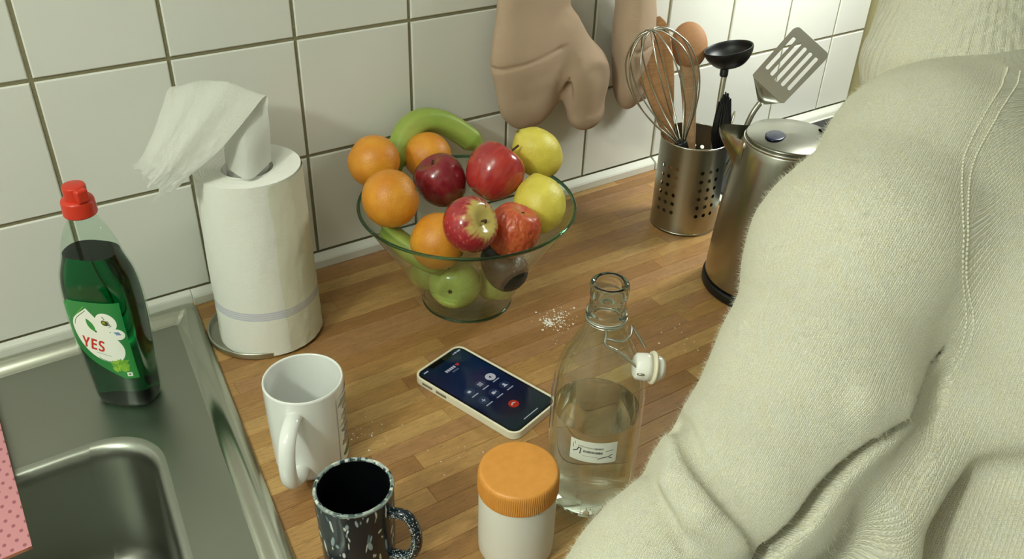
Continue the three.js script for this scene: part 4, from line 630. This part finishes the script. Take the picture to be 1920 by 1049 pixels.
  const k2 = thing('steel_knife', 'pale steel table knife between the brush and the wooden spoon', 'knife', [0.830, 0.006, 0.197], 0, inPot); aim(k2, [0.28, 1, 0.02]);
  part('knife_blade', blade(sm([[0.004, 0], [0.007, 0.06], [0.0075, 0.14], [0.005, 0.178], [0.001, 0.184]]), 0.0024).rotateY(0.9), std({ color: 0xc9c6ae, metalness: 0.9, roughness: 0.3 }), k2);
}
// ---------------------------------------------------------------- kettle
{
  const K = [0.800, 0.0003, 0.366];
  const t = thing('kettle', 'brushed steel electric kettle half hidden by the sleeve', 'kettle', K);
  const st = std({ color: 0xb0aea2, metalness: 1, roughness: 0.27, bumpMap: scratchBump, bumpScale: 0.00004 });
  const H = 0.222;
  part('power_base', lathe([[0, 0], [0.078, 0], [0.08, 0.003], [0.08, 0.012], [0.078, 0.015], [0, 0.015]], 96), M.black, t);
  part('kettle_body', lathe([[0, 0.016], [0.0755, 0.016], [0.0768, 0.018], [0.077, 0.03], [0.0745, 0.08], [0.0705, 0.135], [0.0655, 0.18], [0.0615, 0.207], [0.0592, 0.216], [0.0575, 0.219], [0, 0.219]], 128), st, t);
  const lid = part('lid', lathe([[0.0545, 0.2185], [0.0562, 0.2195], [0.0565, 0.2235], [0.055, 0.226], [0.03, 0.2282], [0, 0.229]], 96), std({ color: 0x8f8f84, metalness: 1, roughness: 0.24, bumpMap: scratchBump, bumpScale: 0.00004 }), t);
  part('lid_rim', new THREE.TorusGeometry(0.0572, 0.0016, 10, 96).rotateX(Math.PI / 2).translate(0, 0.2195, 0), M.chrome, lid);
  part('lid_button', lathe([[0, 0], [0.0125, 0], [0.013, 0.0015], [0.011, 0.0028], [0, 0.003]], 40).scale(1.35, 1, 0.95).rotateY(0.5).translate(-0.024, 0.2275, -0.006), phy({ color: 0x101a3c, roughness: 0.3 }), lid);
  // spout lip on the side towards the wall
  const sa = Math.atan2(-0.085, -0.062), sg = gridGeo(24, 16, (u, v) => { const a = (u - 0.5) * 1.3, w = lerp(0.06, 0.0655, 1 - v), out = (0.03 * sstep(0, 1, v)) * Math.cos(a * 2.2) ** 2, r = lerp(0.0655, 0.0605, v) + out; return [r * Math.cos(a * lerp(1, 0.72, v)), lerp(0.17, 0.2195, v) + 0.004 * v * gauss(a, 0.25), r * Math.sin(a * lerp(1, 0.72, v))]; }).rotateY(-sa);
  part('spout', sg, std({ color: 0xb8b6ac, metalness: 1, roughness: 0.22, side: THREE.DoubleSide }), t);
  // water gauge facing the room, handle opposite the spout
  const ga = Math.atan2(0.62, -0.25);
  part('water_gauge', gridGeo(10, 30, (u, v) => { const a = ga + (u - 0.5) * 0.24, y = lerp(0.05, 0.185, v), r = lerp(0.0765, 0.066, v) + 0.0012 + 0.0016 * Math.sin(u * Math.PI); return [r * Math.cos(a), y, r * Math.sin(a)]; }), phy({ color: 0xbcc6cc, roughness: 0.15, transmission: 0.3, thickness: 0, side: THREE.DoubleSide }), t);
  const hc = new THREE.CatmullRomCurve3([[0.045, 0.222], [0.07, 0.229], [0.105, 0.227], [0.128, 0.205], [0.132, 0.15], [0.122, 0.09], [0.1, 0.052], [0.072, 0.045]].map(([r, y]) => V3(r, y, 0)));
  const hg = new THREE.TubeGeometry(hc, 70, 0.0085, 16); const hp = hg.attributes.position; for (let i = 0; i < hp.count; i++) hp.setZ(i, hp.getZ(i) * 1.5); hg.computeVertexNormals(); hg.rotateY(-Math.atan2(0.05, 0.14));
  part('handle', hg, std({ color: 0x0d1220, roughness: 0.4 }), t);
}
// ---------------------------------------------------------------- white crumbs strewn on the worktop
{
  const r = mulberry(55), list = [];
  const spot = (cx, cz, sx, sz, n, s) => { for (let i = 0; i < n; i++) { const g = (r() + r() + r() - 1.5) / 1.5, h = (r() + r() + r() - 1.5) / 1.5, k = s * (0.35 + r() * r() * 1.1); list.push(new THREE.IcosahedronGeometry(k, 0).scale(1, 0.5, 1).rotateY(r() * 6).translate(cx + g * sx, k * 0.3, cz + h * sz)); } };
  spot(0.507, 0.288, 0.04, 0.035, 150, 0.0013); spot(0.492, 0.287, 0.012, 0.01, 50, 0.0016); spot(0.48, 0.335, 0.04, 0.04, 14, 0.001); spot(0.20, 0.35, 0.05, 0.04, 36, 0.0009); spot(0.27, 0.43, 0.06, 0.05, 12, 0.0009); spot(0.62, 0.4, 0.06, 0.06, 16, 0.001); spot(0.43, 0.56, 0.03, 0.04, 18, 0.0012);
  single('crumbs', merge(list), std({ color: 0xeeebdf, roughness: 0.9 }), 'scattered white crumbs on the wooden worktop', 'crumbs', null, 'stuff');
}
// ---------------------------------------------------------------- person in a cream jumper, seen from behind
{
const armL = [[0.72, 0.335, 0.617, 0.078], [0.657, 0.331, 0.622, 0.083], [0.53, 0.284, 0.659, 0.085], [0.438, 0.219, 0.704, 0.074], [0.366, 0.167, 0.722, 0.068], [0.27, 0.116, 0.724, 0.056], [0.2, 0.086, 0.725, 0.046]];
const armR = [[0.88, 0.345, 0.635, 0.085], [0.945, 0.325, 0.66, 0.083], [1.03, 0.22, 0.74, 0.074], [1.08, 0.14, 0.79, 0.066], [1.03, 0.075, 0.70, 0.052], [0.995, 0.05, 0.655, 0.044]];
const torsoA = [[0.755, 0.33, 0.650, 0.088], [0.675, 0.2, 0.775, 0.14], [0.635, 0.02, 0.87, 0.15], [0.64, -0.16, 0.89, 0.15]], torsoB = torsoA.map(([x, y, z, r]) => [Math.min(1.58 - x, 0.88), y, z - 0.01, r]);
const sweaterBase = (x, y, z) => { let d = smin(chain(x, y, z, torsoA, 0.05), chain(x, y, z, torsoB, 0.05), 0.06); d = smin(d, chain(x, y, z, armR, 0.03), 0.05); return smin(d, chain(x, y, z, armL, 0.03), 0.05); };
  const P = thing('person', 'person in a cream knitted jumper reaching left, seen from behind', 'person');
  // ---- creases of the cloth: armpit fold and pushed-up sleeve
  const line = (pts, r) => (x, y, z) => { let d = 1e9; for (let i = 0; i + 1 < pts.length; i++) d = Math.min(d, capsule(x, y, z, pts[i], pts[i + 1], r[i] ?? r[0], r[i + 1] ?? r[0])); return d; };
  const puff = line([[0.4127, 0.2562, 0.7623], [0.44, 0.246, 0.772]], [0.012, 0.01]), roll = line([[0.318, 0.198, 0.69], [0.292, 0.197, 0.712], [0.286, 0.194, 0.742], [0.297, 0.18, 0.76]], [0.0165]), ridge = line([[0.356, 0.204, 0.69], [0.339, 0.207, 0.72], [0.338, 0.2, 0.752]], [0.02]);
  const drape = line([[0.5261, 0.1936, 0.7829], [0.4793, 0.1748, 0.7872], [0.4411, 0.1535, 0.7923], [0.4261, 0.1145, 0.8056]], [0.022, 0.026, 0.03, 0.032]);
  const cloth0 = (x, y, z) => { let d = sweaterBase(x, y, z); if (d > 0.06) return d; d = smin(d, drape(x, y, z), 0.035); d = smin(d, puff(x, y, z), 0.014); d = smin(d, roll(x, y, z), 0.01); d = smin(d, ridge(x, y, z), 0.016); return d + 0.0042 * fbm(x * 9 + 3, y * 9, z * 9, 2) + 0.0012 * fbm(x * 40, y * 40, z * 40, 2); };
  const settle = (F, p, depth = 0) => { const q = V3(...p); for (let i = 0; i < 60; i++) { const d = F(q.x, q.y, q.z) + depth; if (Math.abs(d) < 0.0002) break; const h = 0.002, g = V3(F(q.x + h, q.y, q.z) - F(q.x - h, q.y, q.z), F(q.x, q.y + h, q.z) - F(q.x, q.y - h, q.z), F(q.x, q.y, q.z + h) - F(q.x, q.y, q.z - h)).normalize(); q.addScaledVector(g, -d * 0.8); } return q.toArray(); };
  const groove = (pts, r) => line(new THREE.CatmullRomCurve3(pts.map((p) => V3(...settle(cloth0, p))), false, 'centripetal').getPoints(pts.length * 3).map((p) => settle(cloth0, p.toArray())), Array.from({ length: pts.length * 3 + 1 }, (_, i) => { const t = i / (pts.length * 3) * (r.length - 1), k = Math.min(Math.floor(t), r.length - 2); return lerp(r[k], r[k + 1], t - k); }));
  const slit = (pts, r, deep) => { const curve = new THREE.CatmullRomCurve3(pts.map((p) => V3(...settle(cloth0, p))), false, 'centripetal').getPoints(pts.length * 3), m = curve.length - 1, rr = curve.map((_, i) => { const t = i / m * (r.length - 1), k = Math.min(Math.floor(t), r.length - 2); return lerp(r[k], r[k + 1], t - k); }); const sheets = [0, 0.25, 0.5, 0.75, 1].map((q) => line(curve.map((p) => settle(cloth0, p.toArray(), deep * q - 0.002)), rr)); return (x, y, z) => Math.min(...sheets.map((s) => s(x, y, z))); };
  const armpit = slit([[0.51, 0.262, 0.768], [0.4754, 0.246, 0.776], [0.4429, 0.2353, 0.787], [0.4173, 0.2308, 0.7865], [0.3898, 0.2214, 0.786], [0.3594, 0.2107, 0.788], [0.3368, 0.1939, 0.7904], [0.3, 0.16, 0.795]], [0.002, 0.0045, 0.006, 0.0042, 0.0062, 0.007, 0.0075, 0.0075], 0.028);
  const cuff = groove([[0.335, 0.19, 0.65], [0.3228, 0.2104, 0.6764], [0.3059, 0.2146, 0.7079], [0.3009, 0.2092, 0.7396], [0.3046, 0.1992, 0.7622], [0.31, 0.18, 0.78]], [0.009, 0.009, 0.0075, 0.007, 0.006, 0.005]);
  const cuff2 = groove([[0.298, 0.165, 0.66], [0.2894, 0.182, 0.6823], [0.2762, 0.1885, 0.7063], [0.2692, 0.1874, 0.7256], [0.268, 0.175, 0.745]], [0.0045, 0.0045, 0.004, 0.004, 0.003]);
  const valley = groove([[0.47, 0.13, 0.80], [0.53, 0.15, 0.805], [0.60, 0.172, 0.81], [0.66, 0.2, 0.82]], [0.006, 0.008, 0.008, 0.004]);
  const sweater = (x, y, z) => {
    let d = cloth0(x, y, z);
    if (d > 0.06) return d;
    if (d < 0.03 && x < 0.56 && z > 0.72) d = smax(d, -armpit(x, y, z), 0.008); d = smax(d, -cuff(x, y, z), 0.005); d = smax(d, -valley(x, y, z), 0.02); d = smax(d, -cuff2(x, y, z), 0.006);
    d = smax(d, 0.198 - x, 0.004);                                      // sleeve ends at the wrist
    return smax(d, -0.26 - y, 0.01);                                    // hem
  };
  const full = surfaceNets(sweater, [0.18, -0.29, 0.46], [1.18, 0.46, 1.05], 0.005);
  // ---- split into sleeve and back along the armhole seam, with uv in metres running along the yarn
  const seamSide = (x, y, z) => (x - 0.6365) * 0.389 + (y - 0.403) * 0.219 + (z - 0.6784) * 0.895;
  const along = (pts, x, y, z) => { let best = 1e9, s = 0, out = null; for (let i = 0; i + 1 < pts.length; i++) { const a = pts[i], b = pts[i + 1], v = [b[0] - a[0], b[1] - a[1], b[2] - a[2]], l = Math.hypot(...v), t = clamp(((x - a[0]) * v[0] + (y - a[1]) * v[1] + (z - a[2]) * v[2]) / (l * l), i ? 0 : -1, 1), q = [a[0] + v[0] * t, a[1] + v[1] * t, a[2] + v[2] * t], d = Math.hypot(x - q[0], y - q[1], z - q[2]); if (d < best) { best = d; out = [s + t * l, x - q[0], y - q[1], z - q[2]]; } s += l; } return out; };
  const ax = V3(armL[1][0] - armL[4][0], armL[1][1] - armL[4][1], armL[1][2] - armL[4][2]).normalize(), e1 = V3(0, 1, 0).addScaledVector(ax, -ax.y).normalize(), e2 = V3().crossVectors(ax, e1);
  const fp = full.attributes.position, fn = full.attributes.normal, fi = full.index.array, sets = [[], []];
  const uvS = (x, y, z) => { const d = V3(x - armL[4][0], y - armL[4][1], z - armL[4][2]); return [Math.atan2(d.dot(e1), d.dot(e2)) * 0.085, d.dot(ax)]; }, uvT = (x, y, z) => [Math.atan2(x - 0.8, z - 0.7) * 0.26, (y * 1.12 + z * 0.3) * 1.25];
  for (let t = 0; t < fi.length; t += 3) { const c = [0, 1, 2].map((k) => [fp.getX(fi[t + k]), fp.getY(fi[t + k]), fp.getZ(fi[t + k])]), m = [0, 1, 2].map((k) => (c[0][k] + c[1][k] + c[2][k]) / 3); sets[seamSide(...m) < 0 && m[0] < 0.70 && chain(...m, armL, 0.03) < chain(...m, torsoA, 0.05) + 0.03 ? 0 : 1].push(t); }
  const piece = (list, uvf, R) => { const p = [], n = [], u = []; for (const t of list) { const w = [0, 1, 2].map((k) => uvf(fp.getX(fi[t + k]), fp.getY(fi[t + k]), fp.getZ(fi[t + k]))); for (let k = 1; k < 3; k++) { const lap = Math.PI * 2 * R; if (w[k][0] - w[0][0] > lap / 2) w[k][0] -= lap; if (w[k][0] - w[0][0] < -lap / 2) w[k][0] += lap; } for (let k = 0; k < 3; k++) { const i = fi[t + k]; p.push(fp.getX(i), fp.getY(i), fp.getZ(i)); n.push(fn.getX(i), fn.getY(i), fn.getZ(i)); u.push(...w[k]); } } const g = new THREE.BufferGeometry(); g.setAttribute('position', new THREE.Float32BufferAttribute(p, 3)); g.setAttribute('normal', new THREE.Float32BufferAttribute(n, 3)); g.setAttribute('uv', new THREE.Float32BufferAttribute(u, 2)); return g; };
  // knitted stitches: columns of small V shapes
  const SW = 0.0026, SH = 0.0021;
  const knitBump = dataTex(384, 384, (u, v) => { const x = Math.abs(((u * 8) % 1) * 2 - 1), y = (v * 8) % 1; let h = 0; for (let k = -1; k <= 1; k++) { const c = 0.18 + 0.5 * (y + k) , e = (x - c) / 0.2; if (y + k > -0.35 && y + k < 1.35) h = Math.max(h, Math.exp(-e * e) * sstep(-0.35, 0.1, y + k) * sstep(1.35, 0.9, y + k)); } return [40 + 200 * h + 30 * tileNoise(u, v, 12, 12, 3, 2)]; }, false); knitBump.repeat.set(1 / (8 * SW), 1 / (8 * SH));
  const heather = dataTex(512, 512, (u, v) => { const a = tileNoise(u, v, 26, 34, 6.1, 3), b = tileNoise(u, v, 3, 3, 2.7, 3), k = 1 + a * 0.08 + b * 0.06, t = clamp(0.28 - a * 1.3 + b * 0.5, 0, 0.8), c = mix3([234, 232, 216], [212, 203, 168], t); return [c[0] * k, c[1] * k, c[2] * k]; }); heather.repeat.set(1 / 0.12, 1 / 0.12);
  const knit = phy({ map: heather, roughness: 1, sheen: 0.5, sheenColor: new THREE.Color(0xe8e6d2), sheenRoughness: 0.8, bumpMap: knitBump, bumpScale: 0.0006 });
  const SWG = new THREE.Group(); SWG.name = 'jumper'; P.add(SWG);
  const sleeve = piece(sets[0], uvS, 0.085), back = piece(sets[1], uvT, 0.26);
  part('sleeve', sleeve, knit, SWG); part('back_panel', back, knit, SWG);
  // seam: two lines of chain stitches that follow the armhole over the cloth
  const onCloth = (p, dir) => { const q = p.clone(); for (let i = 0; i < 40; i++) { const d = sweater(q.x, q.y, q.z); if (Math.abs(d) < 0.0002) break; const h = 0.002, g = V3(sweater(q.x + h, q.y, q.z) - sweater(q.x - h, q.y, q.z), sweater(q.x, q.y + h, q.z) - sweater(q.x, q.y - h, q.z), sweater(q.x, q.y, q.z + h) - sweater(q.x, q.y, q.z - h)).normalize(); q.addScaledVector(g, -d * 0.8); } return q; };
  const seamPts = [[0.700, 0.432, 0.655], [0.6714, 0.4223, 0.6704], [0.6365, 0.4031, 0.6784], [0.6022, 0.3818, 0.6884], [0.5811, 0.368, 0.6994], [0.5537, 0.3521, 0.7205], [0.5329, 0.3225, 0.7431], [0.5362, 0.2789, 0.7556], [0.5456, 0.2302, 0.7602], [0.556, 0.20, 0.757]];
  const sc = new THREE.CatmullRomCurve3(seamPts.map((p) => V3(...p)), false, 'centripetal'), st = [];
  for (const off of [-0.009, 0.003]) for (let i = 0; i < 96; i++) { const t = (i + 0.5) / 96, p = sc.getPointAt(t), tg = sc.getTangentAt(t), sd = V3(-0.389, -0.219, -0.895).multiplyScalar(-off), q = onCloth(p.add(sd)); const g = new THREE.SphereGeometry(0.0016, 6, 5).scale(0.85, 1.0, 0.55); const o = new THREE.Object3D(); o.position.copy(q); o.quaternion.setFromUnitVectors(V3(0, 1, 0), tg); o.updateMatrix(); st.push(g.applyMatrix4(o.matrix)); }
  part('seam_stitches', merge(st), std({ color: 0xe2dfca, roughness: 1 }), SWG);
  // collar: a soft roll round the neck
  const neckA = [0.762, 0.388, 0.562], neckB = [0.785, 0.47, 0.545];
  const colF = (x, y, z) => { let d = capsule(x, y, z, neckA, neckB, 0.086, 0.076); d = smax(d, (x - neckB[0]) * 0.24 + (y - neckB[1]) * 0.95 - (z - neckB[2]) * 0.18 + 0.005, 0.02); d = smax(d, -capsule(x, y, z, neckA, [0.80, 0.53, 0.535], 0.056, 0.058), 0.012); return d + 0.003 * fbm(x * 14, y * 14, z * 14, 2) + 0.001 * Math.sin(Math.atan2(x - 0.77, z - 0.555) * 60); };
  const collar = surfaceNets(colF, [0.66, 0.28, 0.44], [0.89, 0.52, 0.67], 0.005); { const p = collar.attributes.position, u = collar.attributes.uv; for (let i = 0; i < p.count; i++) u.setXY(i, Math.atan2(p.getX(i) - 0.775, p.getZ(i) - 0.555) * 0.08, p.getY(i)); }
  part('collar', collar, knit, SWG);
  // loose wool fibres that stand off the cloth
  { const r = mulberry(101), pa = sleeve.attributes.position, na = sleeve.attributes.normal, tri = pa.count / 3, n = 26000, hair = new THREE.ConeGeometry(0.00011, 0.0062, 3, 1, true).translate(0, 0.0026, 0), im = new THREE.InstancedMesh(hair, std({ color: 0xe9e6d0, roughness: 1 }), n), o = new THREE.Object3D();
    for (let i = 0; i < n; i++) { const t = Math.floor(r() * tri) * 3; let a = r(), b = r(); if (a + b > 1) { a = 1 - a; b = 1 - b; } const c = 1 - a - b, q = ['getX', 'getY', 'getZ'].map((f) => pa[f](t) * a + pa[f](t + 1) * b + pa[f](t + 2) * c); o.position.set(...q); const d = V3(na.getX(t) + (r() - 0.5) * 2.6, na.getY(t) + (r() - 0.5) * 2.6, na.getZ(t) + (r() - 0.5) * 2.6).normalize(); o.quaternion.setFromUnitVectors(V3(0, 1, 0), d); o.scale.set(1, 0.45 + r() * 0.8, 1); o.updateMatrix(); im.setMatrixAt(i, o.matrix); }
    im.name = 'wool_fuzz'; im.userData.kind = 'stuff'; SWG.add(im); }
  // ---- the body: head, neck, trunk, arms and hands in one skin
  const shrink = (c, k) => c.map(([x, y, z, r]) => [x, y, z, Math.max(r - k, 0.022)]);
  const bL = shrink(armL, 0.035), bR = shrink(armR, 0.035), bA = shrink(torsoA, 0.03), bB = shrink(torsoB, 0.03);
  const wristL = [0.165, 0.07, 0.722], handL = [0.112, 0.038, 0.69], wristR = [0.985, 0.04, 0.635], handR = [0.972, 0.028, 0.575];
  const bodyF = (x, y, z) => { let d = smin(chain(x, y, z, bA, 0.05), chain(x, y, z, bB, 0.05), 0.06); d = smin(d, chain(x, y, z, [...bL, [...wristL, 0.024], [...handL, 0.02]], 0.03), 0.04); d = smin(d, chain(x, y, z, [...bR, [...wristR, 0.024], [...handR, 0.02]], 0.03), 0.04); d = smin(d, capsule(x, y, z, [0.775, 0.36, 0.59], [0.788, 0.53, 0.545], 0.058, 0.05), 0.04); return d; };
  const core = surfaceNets(bodyF, [0.07, -0.34, 0.44], [1.14, 0.60, 1.04], 0.012);
  const HC = V3(0.79, 0.612, 0.522);
  const headF = (x, y, z) => { const X = x - HC.x, Y = (y - HC.y), Z = -(z - HC.z); const y2 = Y * 0.94 + Z * 0.34, z2 = Z * 0.94 - Y * 0.34; let d = (Math.hypot(X / 0.074, y2 / 0.108, z2 / 0.092) - 1) * 0.074; d = smin(d, capsule(X, y2, z2, [0, -0.05, 0.045], [0, -0.085, 0.06], 0.045, 0.03), 0.03); d = smin(d, capsule(X, y2, z2, [0, 0.005, 0.088], [0, -0.028, 0.108], 0.008, 0.011), 0.012);
    for (const s of [-1, 1]) { d = smax(d, -(Math.hypot(X - s * 0.031, y2 - 0.008, z2 - 0.096) - 0.014), 0.014); d = smin(d, Math.hypot(X - s * 0.031, y2 - 0.006, z2 - 0.08) - 0.0125, 0.004); d = smin(d, (Math.hypot((X - s * 0.076) / 0.012, (y2 + 0.004) / 0.03, (z2 - 0.002) / 0.018) - 1) * 0.012, 0.006); }
    d = smin(d, capsule(X, y2, z2, [-0.02, -0.052, 0.094], [0.02, -0.052, 0.094], 0.006, 0.006), 0.008); return d; };
  const head = surfaceNets(headF, [0.68, 0.47, 0.38], [0.9, 0.75, 0.64], 0.004);
  const handGeo = (wr, hp, side) => { const w = V3(...wr), h = V3(...hp), f = V3().subVectors(h, w).normalize(), s = V3(0, 1, 0).cross(f).normalize().multiplyScalar(side), up = V3().crossVectors(f, s).normalize(); if (up.y < 0) up.negate(); const at = (a, b, c) => w.clone().addScaledVector(f, a).addScaledVector(s, b).addScaledVector(up, c).toArray();
    const F = [[0.028, 0.07, 0.095], [0.0095, 0.082, 0.112], [-0.0095, 0.08, 0.108], [-0.027, 0.068, 0.09]].map(([b, l1, l2]) => [[...at(0.055, b * 0.8, 0.002), 0.0095], [...at(l1, b, 0.005), 0.0088], [...at(l2 - 0.008, b * 1.05, -0.006), 0.008], [...at(l2, b * 1.05, -0.022), 0.007]]); const T = [[...at(0.02, 0.026, -0.002), 0.012], [...at(0.045, 0.045, -0.008), 0.01], [...at(0.066, 0.05, -0.016), 0.0085]];
    const fld = (x, y, z) => { let d = chain(x, y, z, [[...w.toArray(), 0.022], [...at(0.03, 0.01, 0), 0.017], [...at(0.056, 0.018, 0), 0.0145]], 0.02); d = smin(d, chain(x, y, z, [[...w.toArray(), 0.022], [...at(0.03, -0.01, 0), 0.017], [...at(0.056, -0.018, 0), 0.0145]], 0.02), 0.02); for (const c of F) d = smin(d, chain(x, y, z, c, 0.004), 0.006); return smin(d, chain(x, y, z, T, 0.006), 0.009); };
    return surfaceNets(fld, [w.x - 0.13, w.y - 0.11, w.z - 0.14], [w.x + 0.1, w.y + 0.07, w.z + 0.07], 0.0035); };
  const skin = std({ color: 0xc79a80, roughness: 0.55 });
  part('body', merge([core, head, handGeo(wristL, handL, 1), handGeo(wristR, handR, -1)]), skin, P);
  const hairF = (x, y, z) => { const X = x - HC.x, Y = y - HC.y, Z = -(z - HC.z), y2 = Y * 0.94 + Z * 0.34, z2 = Z * 0.94 - Y * 0.34; let d = (Math.hypot(X / 0.083, (y2 - 0.008) / 0.114, (z2 + 0.008) / 0.1) - 1) * 0.083; d = smax(d, -(Math.hypot(X / 0.07, (y2 + 0.05) / 0.1, (z2 - 0.12) / 0.1) - 1) * 0.08, 0.02); d = smin(d, Math.hypot(X, y2 - 0.05, z2 + 0.115) - 0.036, 0.015); return d + 0.0025 * Math.sin(Math.atan2(X, z2) * 50 + y2 * 30) * 0.5 + 0.002 * fbm(X * 50, y2 * 12, z2 * 50, 2); };
  part('hair', surfaceNets(hairF, [0.68, 0.46, 0.38], [0.9, 0.8, 0.7], 0.005), std({ color: 0x4a3524, roughness: 0.6 }), P);
  // trousers and shoes below the worktop
  const legs = [-1, 1].map((s) => [[0.79 + s * 0.075, -0.25, 0.865, 0.12], [0.79 + s * 0.085, -0.5, 0.86, 0.085], [0.79 + s * 0.09, -0.855, 0.87, 0.06]]);
  part('trousers', surfaceNets((x, y, z) => { let d = smin(chain(x, y, z, legs[0], 0.04), chain(x, y, z, legs[1], 0.04), 0.03); return smax(d, -0.845 - y, 0.008); }, [0.52, -0.87, 0.70], [1.06, -0.11, 1.03], 0.012), std({ color: 0x2b3442, roughness: 0.9 }), P);
  for (const s of [-1, 1]) part('shoe', surfaceNets((x, y, z) => smax(chain(x, y, z, [[0.79 + s * 0.09, -0.855, 0.89, 0.043], [0.79 + s * 0.095, -0.865, 0.77, 0.042]], 0.03), -0.899 - y, 0.006), [0.6, -0.92, 0.68], [1.0, -0.78, 0.98], 0.01), std({ color: 0x1c1c20, roughness: 0.6 }), P);
}
scene.updateMatrixWorld(true);
renderer.render(scene, camera);
